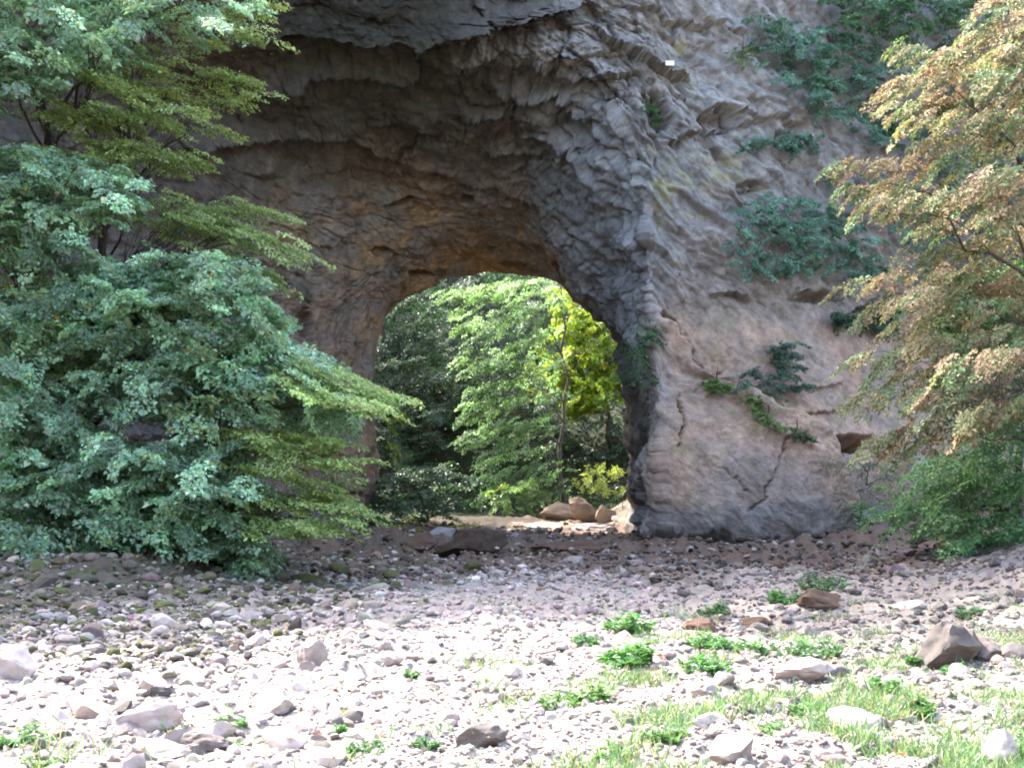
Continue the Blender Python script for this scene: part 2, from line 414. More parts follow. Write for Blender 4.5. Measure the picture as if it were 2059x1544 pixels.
disp *= 1 - .42 * sst(1270, 1350, px) * front
def seg_dist(poly):
    """signed (below positive) pixel distance to a polyline and the position along it"""
    pts = np.array(poly, float)
    best = np.full(len(px), 1e9); sgn = np.ones(len(px)); al = np.zeros(len(px))
    lens = np.linalg.norm(np.diff(pts, axis=0), axis=1); tot = lens.sum(); acc = 0
    bb = (px > pts[:, 0].min() - 110) & (px < pts[:, 0].max() + 110) & (py > pts[:, 1].min() - 110) & (py < pts[:, 1].max() + 110) & (sg > 3.9) & (sg < 10)
    ii = np.nonzero(bb)[0]; X, Yp = px[ii] + 7 * wob[ii, 0], py[ii] + 7 * wob[ii, 1]
    bd = np.full(len(ii), 1e9); bs = np.ones(len(ii)); ba = np.zeros(len(ii))
    for a, b, l in zip(pts[:-1], pts[1:], lens):
        d = (b - a) / l
        u = np.clip((X - a[0]) * d[0] + (Yp - a[1]) * d[1], 0, l)
        ex_, ey_ = X - a[0] - d[0] * u, Yp - a[1] - d[1] * u
        dd = np.hypot(ex_, ey_); cr = d[0] * (Yp - a[1]) - d[1] * (X - a[0])
        m = dd < bd
        bd[m] = dd[m]; bs[m] = np.sign(cr[m]); ba[m] = (acc + u[m]) / tot; acc += l
    return ii, bd * bs, ba
wob = np.stack([fbm(C * 1.3 + 3, 3) + .6 * fbm(C * 4.5, 2), fbm(C * 1.3 + 90, 3) + .6 * fbm(C * 4.5 + 40, 2)], -1)
def ledge(poly, amp, up=60, below=22, cut=.6, front_only=True):
    global disp
    ii, d, a = seg_dist(poly)
    tp = np.sin(np.pi * np.clip(a, 0, 1)) ** .35 if True else 1
    tp = np.clip(np.minimum(a, 1 - a) * 8, 0, 1) ** .6
    v = np.where(d <= 0, amp * np.exp(d / up), -amp * cut * np.exp(-d / below))
    ad = np.abs(d); v = v * (ad < 105) * (1 - sst(70, 105, ad))
    disp[ii] += v * tp
def crack(poly, w, depth):
    ii, d, a = seg_dist(poly)
    tp = np.clip(np.minimum(a, 1 - a) * 6, 0, 1) ** .5
    disp[ii] -= 2.0 * depth * np.exp(-(d / (w * .6)) ** 2) * tp * (.45 + .55 * sst(-.3, .3, wob[ii, 1] + .3))
def pit(x, y, rx, ry, depth, ang=0):
    dx, dy = px - x, py - y
    c, s = math.cos(ang), math.sin(ang)
    u, v = (dx * c + dy * s) / rx, (-dx * s + dy * c) / ry
    r = np.sqrt(u * u + v * v) * (1 + .35 * wob[:, 0])
    m = (sg > 3.9) & (sg < 10)
    disp[m] -= (depth * sst(1.15, .55, r))[m]
LED = [
 ([(470,70),(560,58),(620,58),(700,64),(780,70),(860,74),(940,57),(1020,47),(1100,30),(1200,2)], 1.0, 80, 30, .7),
 ([(480,150),(560,168),(640,150),(700,143),(780,152),(822,152),(842,138),(832,110)], .65, 45, 26, .8),
 ([(360,300),(450,285),(520,276),(600,268),(700,270),(750,300),(790,340)], .55, 40, 30, .6),
 ([(830,122),(900,121),(960,106),(1010,90)], .5, 30, 14, .6),
 ([(1000,110),(1060,120),(1130,112),(1170,125)], .35, 30, 12, .6),
 ([(1186,52),(1232,92),(1282,132),(1318,150),(1345,152),(1392,148)], 1.0, 55, 30, .9),
 ([(1230,5),(1270,30),(1300,22),(1330,50),(1365,40)], .5, 40, 16, .8),
 ([(1110,125),(1160,160),(1200,165),(1250,155),(1275,152)], .5, 34, 14, .8),
 ([(1075,120),(1120,145),(1160,170)], .35, 24, 14, .7),
 ([(970,160),(1030,178),(1085,196),(1130,178)], .4, 28, 14, .7),
 ([(930,236),(980,216),(1040,204)], .45, 30, 16, .9),
 ([(920,272),(960,268),(1010,262)], .35, 22, 12, .9),
 ([(1120,190),(1165,235),(1210,232)], .4, 24, 14, .8),
 ([(1200,200),(1240,210),(1265,232)], .3, 24, 12, .8),
 ([(990,312),(1020,300),(1060,318)], .3, 20, 12, .9),
 ([(690,345),(760,356),(830,347),(900,352),(980,376),(1050,402),(1120,440)], .16, 60, 34, .5),
 ([(740,255),(790,236),(840,244),(880,262)], .4, 24, 16, .8),
 ([(860,262),(830,300),(800,330)], .25, 20, 12, .8),
 ([(1335,292),(1380,272),(1420,262),(1465,262),(1510,248)], .7, 40, 20, .7),
 ([(1400,235),(1430,215),(1480,225),(1540,240),(1620,250)], .6, 30, 22, .9),
 ([(1480,205),(1540,210),(1620,235)], .3, 26, 10, .7),
 ([(1385,88),(1420,95),(1440,86)], .3, 22, 9, .7),
 ([(1360,50),(1440,60),(1500,62)], .6, 40, 18, .7),
 ([(1480,372),(1510,385),(1545,378)], .5, 34, 16, .9),
 ([(1430,590),(1465,592),(1515,600)], .5, 26, 12, .9),
 ([(1600,588),(1645,586),(1690,607)], .6, 30, 14, .9),
 ([(1690,640),(1740,605),(1790,600)], .35, 26, 12, .7),
 ([(1530,792),(1610,780),(1690,778)], .28, 40, 10, .7),
 ([(1600,862),(1650,826),(1690,830)], .25, 30, 10, .7),
 ([(1645,900),(1700,890),(1745,880)], .8, 40, 20, 1.0),
 ([(1400,888),(1460,872),(1560,886)], -.22, 30, 14, .7),
]
for poly, amp, up, be, cu in LED: ledge(poly, amp * (1.2 if poly[0][0] < 1180 else .62), up, be, cu)
disp += 1.0 * np.exp(-((px - 1475) / 150) ** 4 - ((py - 975) / 130) ** 4) * (sg > 6.2)
# the big block at the foot of the right pillar stands proud of the wall above it
ii, d, a = seg_dist([(1345,740),(1400,768),(1490,788),(1540,840),(1620,880),(1648,930),(1672,1000),(1725,1080)])
disp[ii] += 1.7 * sst(-3, 7, d) * np.exp(-np.clip(d, 0, 400) / 80) * np.clip(np.minimum(a * 5, 1), 0, 1)
disp[ii] -= .5 * np.exp(-((d + 8) / 12) ** 2) * np.clip(np.minimum(a, 1 - a) * 6, 0, 1)
crack([(1325,632),(1362,655),(1388,690),(1400,730),(1455,749)], 8, .6)
ledge([(1325,632),(1362,655),(1388,690),(1400,730),(1455,749)], -.5, 30, 24, .9)
crack([(1540,880),(1545,930),(1525,960),(1510,1010),(1480,1030)], 2.6, .12)
crack([(1430,950),(1470,985),(1490,1000)], 2.6, .08)
crack([(1590,850),(1620,835),(1660,826)], 3.5, .3)
crack([(1360,790),(1370,860),(1352,910)], 3.0, .2)
crack([(640,1010),(690,990),(740,1000)], 4, .3)
for a in [(940,402,16,12,1.2),(845,552,26,8,1.1,.1),(615,650,16,28,1.0),(772,508,20,9,.6),(805,412,30,8,.8,-.3),(640,75,9,10,.6),(752,915,7,9,.6),
          (565,570,18,10,.6),(660,505,16,10,.5),(1450,245,42,20,1.1),(1320,225,22,42,1.0,-.3),(1515,375,28,10,.7),(1450,172,5,4,.3),(1355,205,5,4,.3),(1640,598,42,9,.6),(1700,892,48,14,1.4),
          (600,130,60,30,.4),(420,200,70,50,.6),(1180,300,20,10,.4),(880,350,30,10,.5),(1280,560,18,24,.5),(1300,1000,9,50,.7),(1285,1070,14,20,.6)]:
    pit(*a)
# keep the hidden rows calmer and pin the foot
disp *= np.where(sg > 9.6, 1.6, 1.0) * (.35 + .65 * sst(3.6, 4.8, sg)) * (1 - .45 * sst(7.6, 8.4, tg) * sst(5.2, 4.6, sg))
disp += .75 * fbm(np.stack([tg * 1.7, C[:, 1] * .35, sg * .6], -1) + 5, 3) * sst(7.0, 7.8, tg) * sst(3.2, 3.8, sg) * sst(6.2, 5.4, sg)
C2 = C + Nf * disp[:, None]
# sharper break: push some relief straight outwards (towards the open side) on the front
idx = np.arange(NS * NT).reshape(NS, NT)
F = np.stack([idx[:-1, :-1], idx[:-1, 1:], idx[1:, 1:], idx[1:, :-1]], -1).reshape(-1, 4)
# --- colour of the stone: stains, lichen, water marks, plus painted shade
n1 = fbm(C * .35 + 5, 5); n2 = fbm(C * 1.3 + 15, 4); n3 = fbm(C * 4.0 + 25, 3)
col = np.tile(np.array([.285, .265, .245]), (len(C), 1))
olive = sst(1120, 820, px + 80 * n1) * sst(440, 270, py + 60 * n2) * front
col = mix(col, np.array([.072, .066, .047]), olive * .92)  # olive algae tint, deepened to paint the overhang's shade
col = col * (1 - .55 * sst(100, 50, py) * sst(1220, 1120, px) * front)[:, None]  # top brow dimmed: painted shade against the direct light there
col = mix(col, np.array([.098, .09, .076]), hood * sst(7.4, 5.8, tg) * .6)  # underside of the overhang: shade painted into the stone colour
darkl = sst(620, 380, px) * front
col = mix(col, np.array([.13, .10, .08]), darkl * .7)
ochre = np.clip(tun_soft * (.85 + .6 * n1), 0, 1) * (1 - .75 * sst(6.6, 7.6, tg))
col = mix(col, np.array([.33, .215, .13]), ochre * .85)
rus = sst(.0, .5, n1 + .5 * n2) * tun_soft * sst(7.6, 6.4, tg)
col = mix(col, np.array([.42, .25, .11]), rus * .65)
gry = tun_soft * sst(-.1, .45, fbm(C * .42 + 140, 4)) * sst(4.25, 5.0, sg)
col = mix(col, np.array([.24, .21, .18]), gry * .7)
col = mix(col, np.array([.07, .055, .04]), tun_soft * sst(.2, .6, fbm(C * .6 + 160, 4)) * .7)
pinkw = tun_soft * left * sst(.0, .5, fbm(C * .5 + 60, 3) + .2)
col = mix(col, np.array([.36, .235, .165]), pinkw * .6)
tan = lowr * (.75 + .5 * n1)
col = mix(col, np.array([.48, .32, .225]), np.clip(tan, 0, 1))
rtan = sst(1290, 1400, px) * sst(380, 560, py) * (1 - lowr) * front
col = mix(col, np.array([.32, .26, .215]), rtan * .7)
pale = sst(1000, 1250, px) * sst(420, 250, py) * front * (.5 + .5 * sst(-.2, .4, n2))
col = mix(col, np.array([.36, .345, .33]), pale * .75)
stk = np.clip(perlin(np.stack([tg * 1.6, sg * 26 + 2 * w3[:, 0], 0 * tg], -1)) * 1.6, -.6, 1) * flank
col = col * (1 + .45 * stk)[:, None]
col = mix(col, np.array([.25, .26, .275]), flank * .5)
col = mix(col, np.array([.10, .085, .07]), sst(6.9, 7.8, tg) * sst(6.3, 5.8, sg) * .9)  # right inner wall: shade painted in where bounced sun brightens it
lich = np.exp(-(((px - 1345) / 45) ** 2 + ((py - 375) / 70) ** 2)) + np.exp(-(((px - 1374) / 14) ** 2 + ((py - 120) / 45) ** 2)) * 1.3 + .6 * np.exp(-(((px - 1240) / 12) ** 2 + ((py - 130) / 26) ** 2)) + .7 * np.exp(-(((px - 1450) / 40) ** 2 + ((py - 340) / 40) ** 2))
lich = lich + .35 * sst(.35, .7, fbm(C * .8 + 80, 4)) * sst(1250, 1320, px) * front
col = mix(col, np.array([.31, .29, .10]), np.clip(lich * 1.6, 0, 1) * sst(-.05, .25, n2 + .5 * n3) * .55 * front)
# black water streaks and spots
strk = sst(.25, .7, fbm(np.stack([C[:, 0] * 1.5, C[:, 1] * .8, C[:, 2] * .16], -1) + 4, 4)) * front * sst(1000, 700, px)
col = mix(col, np.array([.075, .07, .055]), strk * .6)
spot = sst(.38, .6, fbm(C * 2.2 + 66, 3))
col = mix(col, np.array([.10, .085, .07]), spot * .45 * (1 - .6 * lowr))
grn = sst(.3, .65, fbm(C * .9 + 120, 4)) * lowr
col = mix(col, np.array([.17, .19, .07]), grn * .35)
# tide marks at the foot
zb = C[:, 2] + .35 * n1 + .2 * n2
col = mix(col, np.array([.30, .285, .275]), sst(1.95, 1.4, zb) * .7)
col = mix(col, np.array([.055, .042, .03]), sst(.78, .55, zb + .3 * fbm(np.stack([C[:, 0] * 4, C[:, 1], C[:, 2] * .6], -1), 3)) * .9)
col = col * (1 + .22 * n2 + .18 * n3)[:, None]
arch = empty('rock_arch', (0, 56, 0))
tag(arch, 'massive grey and ochre limestone arch spanning the dry streambed', 'rock arch')
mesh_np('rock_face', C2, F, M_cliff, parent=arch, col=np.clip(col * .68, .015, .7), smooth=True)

fr = (sg > 4.2) & (sg < 10.2)
FV = C2[fr]; FN = Nf[fr]; fpx, fpy = proj(FV)
def cliff_at(x, y):
    d = (fpx - x) ** 2 + (fpy - y) ** 2
    k = np.nonzero(d < 100)[0]
    if not len(k): k = np.array([d.argmin()])
    k = k[FV[k, 1].argmin()]
    return FV[k].copy(), FN[k].copy()

# loose-looking flake of pale rock: separate slabs fixed to the face
def blob(seed, sub=3, planes=9, sq=(1, 1, 1), lo=.55, noise=.06, fq=2.2):
    r = np.random.default_rng(seed)
    V, F = ICO[sub]
    v = V.copy()
    for k in range(planes):
        n = r.normal(size=3); n /= np.linalg.norm(n)
        d = r.uniform(lo, .92)
        s = v @ n
        m = s > d
        v[m] -= (s[m] - d)[:, None] * n
    v *= 1 + noise * fbm(v * fq + seed * 3.1, 3)[:, None] * 1.6
    return v * np.array(sq), F
def ico(sub):
    import bmesh
    b = bmesh.new(); bmesh.ops.create_icosphere(b, subdivisions=sub, radius=1.0)
    V = np.array([v.co for v in b.verts]); F = np.array([[v.index for v in f.verts] for f in b.faces]); b.free()
    return V, F
ICO = {k: ico(k) for k in (1, 2, 3, 4)}
def rotz(v, a):
    c, s = math.cos(a), math.sin(a); return v @ np.array([[c, s, 0], [-s, c, 0], [0, 0, 1]])
def rotx(v, a):
    c, s = math.cos(a), math.sin(a); return v @ np.array([[1, 0, 0], [0, c, s], [0, -s, c]])
def roty(v, a):
    c, s = math.cos(a), math.sin(a); return v @ np.array([[c, 0, s], [0, 1, 0], [-s, 0, c]])

# white plate on the flake
p, n = cliff_at(1355, 129)
pl = empty('marker_plate', p + n * 0 + np.array([0, -.12, 0]))
w, hh, t = .19, .10, .02
bx = np.array([[x, y, z] for x in (-w, w) for y in (-t, t) for z in (-hh, hh)], float)
bf = np.array([[0, 1, 3, 2], [4, 6, 7, 5], [0, 4, 5, 1], [2, 3, 7, 6], [0, 2, 6, 4], [1, 5, 7, 3]])
o = mesh_np('plate', bx + np.array(pl.location), bf, M_plate, parent=pl)
bm_ = o.modifiers.new('bevel', 'BEVEL'); bm_.width = .008
for sx in (-1, 1): mesh_np('mounting_peg', bx * np.array([.07, 6, .12]) + np.array([sx * .17, .1, 0]) + np.array(pl.location), bf, M_root, parent=pl)
tag(pl, 'small bright white rectangular plate fixed to the grey rock flake high on the arch', 'plate')

# ------------------------------------------------------------------ plants
class Leaves:
    """collects leaf-sized folded blades"""
    def __init__(s): s.p = []; s.a = []; s.n = []; s.l = []; s.w = []; s.c = []
    def add(s, p, a, n, l, w, c):
        s.p.append(p); s.a.append(a); s.n.append(n); s.l.append(l); s.w.append(w); s.c.append(c)
    def count(s): return sum(len(x) for x in s.p)
    def build(s, name, mat, parent, shape='oval'):
        p = np.concatenate(s.p); a = np.concatenate(s.a); n = np.concatenate(s.n)
        l = np.concatenate(s.l)[:, None]; w = np.concatenate(s.w)[:, None]; c = np.concatenate(s.c)
        a = a / (np.linalg.norm(a, axis=1, keepdims=True) + 1e-9)
        b = np.cross(n, a); b /= np.linalg.norm(b, axis=1, keepdims=True) + 1e-9
        n = np.cross(a, b)
        if shape == 'oval':
            v = np.stack([p, p + a * l * .42 - b * w * .5 + n * w * .16, p + a * l - n * l * .12, p + a * l * .42 + b * w * .5 + n * w * .16], 1)
            f = np.array([[0, 1, 2], [0, 2, 3]]); k = 4
        else:      # long blade with a bend
            v = np.stack([p - b * w * .5, p + b * w * .5, p + a * l * .55 + b * w * .42 + n * l * .02, p + a * l * .55 - b * w * .42 + n * l * .02, p + a * l - n * l * .22], 1)
            f = np.array([[0, 1, 2], [0, 2, 3], [3, 2, 4]]); k = 5
        N = len(p)
        F = (f[None] + (np.arange(N) * k)[:, None, None]).reshape(-1, 3)
        return mesh_np(name, v.reshape(-1, 3), F, mat, parent=parent, col=np.repeat(np.clip(c, .004, .9), k, 0), smooth=False)
class Tubes:
    def __init__(s): s.V = []; s.F = []; s.n = 0
    def add(s, pts, r, k=6):
        pts = np.asarray(pts, float); r = np.asarray(r, float) * np.ones(len(pts))
        t = np.gradient(pts, axis=0); t /= np.linalg.norm(t, axis=1, keepdims=True) + 1e-9
        ref = np.where(np.abs(t[:, 2:3]) > .9, np.array([[1., 0, 0]]), np.array([[0, 0, 1.]]))
        u = np.cross(t, ref); u /= np.linalg.norm(u, axis=1, keepdims=True) + 1e-9
        w = np.cross(t, u)
        an = np.arange(k) * 2 * np.pi / k
        V = pts[:, None] + r[:, None, None] * (np.cos(an)[None, :, None] * u[:, None] + np.sin(an)[None, :, None] * w[:, None])
        m = len(pts); i = np.arange(m * k).reshape(m, k)
        F = np.stack([i[:-1], np.roll(i[:-1], -1, 1), np.roll(i[1:], -1, 1), i[1:]], -1).reshape(-1, 4) + s.n
        s.V.append(V.reshape(-1, 3)); s.F.append(F); s.n += m * k
    def build(s, name, mat, parent): return mesh_np(name, np.concatenate(s.V), np.concatenate(s.F), mat, parent=parent, smooth=True)
def curve(a, b, sag=.1, n=7, jit=.04, up=0.):
    a, b = np.asarray(a, float), np.asarray(b, float)
    t = np.linspace(0, 1, n)[:, None]; L = np.linalg.norm(b - a)
    p = a + (b - a) * t
    p[:, 2] += (np.sin(t[:, 0] * np.pi) * sag + up * t[:, 0]) * L
    p[1:-1] += rng.normal(size=(n - 2, 3)) * jit * L * .5
    return p
def palette(n, base, var=.22, extra=None, pe=.0):
    b = np.asarray(base, float)
    c = b[None] * np.exp(rng.normal(size=(n, 1)) * var) * np.exp(rng.normal(size=(n, 3)) * var * .3)
    if extra is not None:
        m = rng.random(n) < pe
        ex_ = np.asarray(extra, float)[rng.integers(0, len(extra), m.sum())]
        c[m] = ex_ * np.exp(rng.normal(size=(m.sum(), 1)) * .2)
    return c
def spray(LV, base, d, L, W, n, ls, lw, colfn, droop=.25, tilt=0., nj=.45, fwd=.8, k=7, out=.5):
    """a flat leafy branch end: two-ranked side twigs, leaves along them"""
    d = np.asarray(d, float); d = d / (np.linalg.norm(d) + 1e-9)
    up = np.array([0, 0, 1.]); s = np.cross(d, up); s /= np.linalg.norm(s) + 1e-9
    nrm = np.cross(s, d)
    if tilt:
        c_, s_ = math.cos(tilt), math.sin(tilt); s, nrm = s * c_ + nrm * s_, nrm * c_ - s * s_
    tw = rng.integers(0, k, n); uu = (tw + .5) / k
    side = np.where(rng.random(n) < .5, -1., 1.)
    q = rng.random(n) ** .8
    ln = W * (1.05 - uu) ** .6 * (.55 + .45 * np.sin(np.clip(uu * 2.2, 0, np.pi / 2)))
    r = q * ln
    mainm = rng.random(n) < .2
    uu2 = np.where(mainm, rng.random(n), uu); r = np.where(mainm, 0, r)
    f = fwd
    al = uu2 * L + r * f * .75
    lat = side * r * .8
    p = base + d * al[:, None] + s * lat[:, None]
    dist = np.hypot(al, lat)
    p = p - up * (droop * dist ** 2 / max(L, .1))[:, None] + rng.normal(size=(n, 3)) * ls * .35
    ax = d * (f + .2) + s * (side * .8 * (r > 0))[:, None]
    lr = rng.choice([-1., 1.], n)
    ax = ax / (np.linalg.norm(ax, axis=1, keepdims=True) + 1e-9)
    lat_ax = np.cross(ax, nrm)
    ax = ax * .75 + lat_ax * (lr * .65)[:, None] - up * (.18 + droop * .5) + rng.normal(size=(n, 3)) * .22
    nn = nrm + d * out + rng.normal(size=(n, 3)) * nj
    sz = np.exp(rng.normal(size=n) * .32)
    LV.add(p, ax, nn, ls * sz, lw * sz, colfn(n))
def in_poly(poly, n):
    poly = np.array(poly, float); lo, hi = poly.min(0), poly.max(0); out = []
    got = 0
    while got < n:
        q = lo + rng.random((n * 2, 2)) * (hi - lo)
        x, y = q[:, 0], q[:, 1]; c = np.zeros(len(q), bool)
        j = len(poly) - 1
        for i in range(len(poly)):
            xi, yi = poly[i]; xj, yj = poly[j]
            if yi != yj: c ^= ((yi > y) != (yj > y)) & (x < (xj - xi) * (y - yi) / (yj - yi) + xi)
            j = i
        out.append(q[c]); got += c.sum()
    return np.concatenate(out)[:n]
def kcent(A, k):
    c = A[rng.choice(len(A), k, replace=False)]
    for _ in range(6):
        lab = ((A[:, None] - c[None]) ** 2).sum(2).argmin(1)
        for j in range(k):
            if (lab == j).any(): c[j] = A[lab == j].mean(0)
    return c, lab
def tree(name, label, base, height, anchors, dirs, spec, trunk_r=.16, lean=(0, 0), leafmat=None, bark=None, group=None, nlimb=9, cat='tree', crown='crown', limb_r=.05):
    """trunk with limbs that reach the leaf sprays; anchors (n,3), dirs (n,3)"""
    root = empty(name, base); tag(root, label, cat, group)
    base = np.asarray(base, float)
    T = Tubes()
    topp = base + np.array([lean[0], lean[1], height])
    tr = curve(base - np.array([0, 0, .3]), topp, 0, 11, .03)
    rr = trunk_r * np.linspace(1.0, .25, 11); rr[0] *= 1.45
    T.add(tr, rr, 9)
    cs, lab = kcent(anchors, min(nlimb, len(anchors)))
    for j, c in enumerate(cs):
        f = np.clip((c[2] - base[2]) / height * .8, .1, .98)
        a = tr[int(f * 10)]
        b = c - (c - a) * .12
        lp = curve(a, b, .05, 9, .05)
        lr_ = min(limb_r * (1 + np.linalg.norm(b - a) * .06), trunk_r * .6)
        T.add(lp, lr_ * np.linspace(1, .22, 9), 6)
        mem = np.nonzero(lab == j)[0]
        for q in mem[::max(1, len(mem) // 14)]:
            g = lp[rng.integers(4, 9)]
            T.add(curve(g, anchors[q] + dirs[q] * spec['L'] * .5, .06, 5, .05), limb_r * .22 * np.array([1, .8, .6, .45, .25]), 4)
    T.build('trunk', bark or M_bark, root)
    LV = Leaves()
    for a, d in zip(anchors, dirs):
        s = math.exp(rng.normal() * .2)
        tint = math.exp(rng.normal() * spec.get('cv', .15))
        cf = spec['col']
        if 'mixc' in spec:
            bc = spec['mixc'][rng.choice(len(spec['mixc']), p=spec['mixp'])]
            cf = lambda n, bc=bc: palette(n, bc, .2, spec['mixc'], .12)
        spray(LV, a, d, spec['L'] * s, spec['W'] * s, spec['n'], spec['ls'], spec['lw'], lambda n: cf(n) * tint, spec.get('droop', .25), rng.normal() * spec.get('tilt', .25), spec.get('nj', .5), spec.get('fwd', .8), spec.get('k', 6))
    LV.build(crown, leafmat or M_leaf, root)
    return root
def anch(poly, n, Y, dY, main=(0, -.3, 0), spread=.8, dz=.0):
    q = in_poly(poly, n)
    A = P(q[:, 0], q[:, 1], Y + rng.normal(size=n) * dY)
    D = np.array(main, float) + rng.normal(size=(n, 3)) * spread; D[:, 2] = D[:, 2] * .35 + dz
    D /= np.linalg.norm(D, axis=1, keepdims=True)
    return A, D
def tips(lst, Y, dY, per=7, back=.0, wid=18):
    """long layered boughs given by (start pixel) -> (tip pixel)"""
    A, D = [], []
    for (x0, y0, x1, y1) in lst:
        Yb = Y + rng.normal() * dY
        p0, p1 = P(x0, y0, Yb + .8), P(x1, y1, Yb - .4)
        d = p1 - p0; L = np.linalg.norm(d)
        for t in np.linspace(0, 1, per) ** .85:
            for s in (-1, 1):
                a = p0 + d * (t * .86) + rng.normal(size=3) * np.array([.12, .6 * (1 - t) + .1, .09])
                A.append(a); D.append(d / L + np.array([0, s * .5 * (1 - t), 0]) + rng.normal(size=3) * np.array([.15, .3, .08]))
    A, D = np.array(A), np.array(D); D /= np.linalg.norm(D, axis=1, keepdims=True)
    return A, D

YEL = [(.42, .34, .05), (.45, .26, .06), (.33, .35, .07)]
BLUEG = dict(L=.8, W=.52, n=130, ls=.108, lw=.078, col=lambda n: palette(n, (.25, .385, .25), .25, YEL, .014), droop=.4, nj=.5, tilt=.35, fwd=.55, k=5, cv=.3)
OLIVE = dict(L=.95, W=.48, n=120, ls=.085, lw=.05, col=lambda n: palette(n, (.27, .345, .12), .22, YEL, .03), droop=.2, nj=.4, tilt=.2, fwd=.9, k=8)
LB = lambda x, y: float(h_ground(np.array([x]), np.array([y]))[0])
def base_at(x, y): return (x, y, LB(x, y))

# --- left bank
A1, D1 = anch([(150,530),(205,512),(290,530),(330,502),(420,515),(492,512),(505,590),(560,645),(600,705),(665,740),(720,772),(742,800),(690,838),(640,862),(560,850),(500,832),(420,842),(330,826),(230,806),(170,802),(60,790),(-40,760),(-40,600),(70,570)], 980, 33, 1.3, (.55, -.5, 0), .7, -.05)
A2, D2 = anch([(-40,760),(60,790),(160,830),(240,890),(380,880),(470,890),(500,960),(480,1000),(505,1060),(545,1135),(480,1140),(420,1100),(370,1130),(330,1090),(260,1080),(180,1145),(120,1138),(60,1132),(-40,1135)], 900, 32, 1.2, (.4, -.6, 0), .7, -.1)
tree('broadleaf_tree', 'blue green broadleaf tree drooping over the left bank to the stones', base_at(-12.5, 34.5), 12, np.concatenate([A1, A2]), np.concatenate([D1, D2]), BLUEG, .2, (.6, 0), nlimb=16)
A1, D1 = anch([(-300,-140),(300,-140),(505,-60),(500,10),(450,62),(380,45),(300,45),(255,95),(225,140),(150,172),(100,185),(-40,190)], 420, 34, 1.4, (.5, -.5, 0), .7, -.05)
A2, D2 = anch([(-40,300),(90,290),(180,330),(272,352),(270,400),(222,440),(160,480),(90,500),(-40,540)], 210, 33, 1.0, (.5, -.5, 0), .7, -.05)
tree('tall_broadleaf_tree', 'tall blue green tree whose leaves fill the top left corner', base_at(-15.2, 36), 17, np.concatenate([A1, A2]), np.concatenate([D1, D2]), BLUEG, .22, (1, 0), nlimb=12)
TP = [(300,60,560,8),(280,90,545,72),(200,170,532,165),(230,205,528,192),(200,220,468,266),(100,260,425,322),(150,285,302,300),(180,330,408,325),(150,160,480,130),(60,200,330,235),
      (30,150,330,120),(20,230,260,240),(120,220,400,225),(100,130,300,190),(20,300,250,320),(250,400,600,436),(280,420,638,520),(300,465,592,500),(330,470,566,566),(220,440,500,440),(300,410,520,420),(350,430,560,475),(150,590,330,620),(-20,560,190,560)]
A1, D1 = tips(TP, 34, .7, 9)
tree('hornbeam_tree', 'olive green tree with flat serrated boughs reaching toward the dark overhang', base_at(-14.5, 38.2), 15, A1, D1, OLIVE, .17, (2.6, -2), nlimb=20)
TP = [(560,745,765,792),(520,790,790,802),(540,770,740,815),(600,720,752,775),(420,935,735,925),(430,905,650,900),(430,980,740,1022),(450,1040,695,1048),(400,940,665,960),(480,870,680,880),(420,1010,620,1010),(460,1000,700,1000),(440,1060,640,1055),(380,860,520,880)]
A1, D1 = tips(TP, 30.8, .5, 10)
tree('young_hornbeam', 'bright olive green sapling whose low boughs cross the left arch pillar', base_at(-8.6, 33), 5.5, A1, D1, dict(OLIVE, col=lambda n: palette(n, (.31, .41, .14), .22, YEL, .03)), .09, (.6, -1.5), nlimb=14, limb_r=.03)

# --- right side
ORA = lambda n: palette(n, (.40, .27, .11), .24, [(.20, .26, .07), (.45, .24, .12), (.32, .31, .09), (.50, .38, .14), (.12, .20, .07)], .58)
AUT = dict(mixc=[(.31, .235, .15), (.23, .245, .12), (.12, .195, .09), (.34, .29, .16), (.28, .18, .12)], mixp=[.29, .28, .27, .09, .07], L=.7, W=.4, n=110, ls=.082, lw=.05, col=ORA, droop=.5, nj=.5, tilt=.3, fwd=.8, k=7)
TP = [(2000,110,1800,88),(2000,170,1785,150),(1960,200,1757,192),(1900,320,1660,322),(1900,360,1680,372),(1960,390,1780,408),(2000,540,1695,562),(2000,600,1720,612),(1960,640,1770,655),(1950,690,1712,714),(1990,720,1735,760),(1960,780,1692,792),(1960,820,1735,878),
      (2080,120,1880,110),(2080,200,1850,210),(2080,260,1830,280),(2100,300,1880,310),(2080,340,1850,400),(2080,420,1830,450),(2090,460,1800,510),(2100,520,1860,540),(2090,600,1850,620),(2090,650,1840,690),(2100,700,1850,740),(2080,740,1880,800),(2060,780,1930,840),(2100,60,1960,20),(2100,10,1980,-10),(2100,90,1930,60),(2100,560,1930,580),(2120,380,1960,380),(2120,240,1960,250),(2120,150,1980,150),(2100,820,2000,800)]
TP = TP + [(x0 + 30, y0 + 34, x1 + rng.integers(25, 110), y1 + 30 + rng.integers(-12, 12)) for x0, y0, x1, y1 in TP[::2]]
A1, D1 = tips(TP, 30, 1.2, 9); D1[:, 2] -= .15
tree('autumn_tree', 'tree turning orange and yellow that overhangs the right side', base_at(15.5, 31.5), 14, A1, D1, AUT, .2, (-1.2, -1), leafmat=M_leafo, nlimb=20)
GRN = dict(L=.8, W=.45, n=100, ls=.085, lw=.055, col=lambda n: palette(n, (.12, .245, .09), .25, YEL, .01), droop=.4, nj=.5, tilt=.3, fwd=.75, k=6)
A1, D1 = anch([(1860,985),(1850,920),(1940,880),(2100,770),(2100,1060),(2020,1110),(1930,1118),(1880,1060),(1850,1030)], 250, 35, 1.0, (-.7, -.4, 0), .6, -.12)
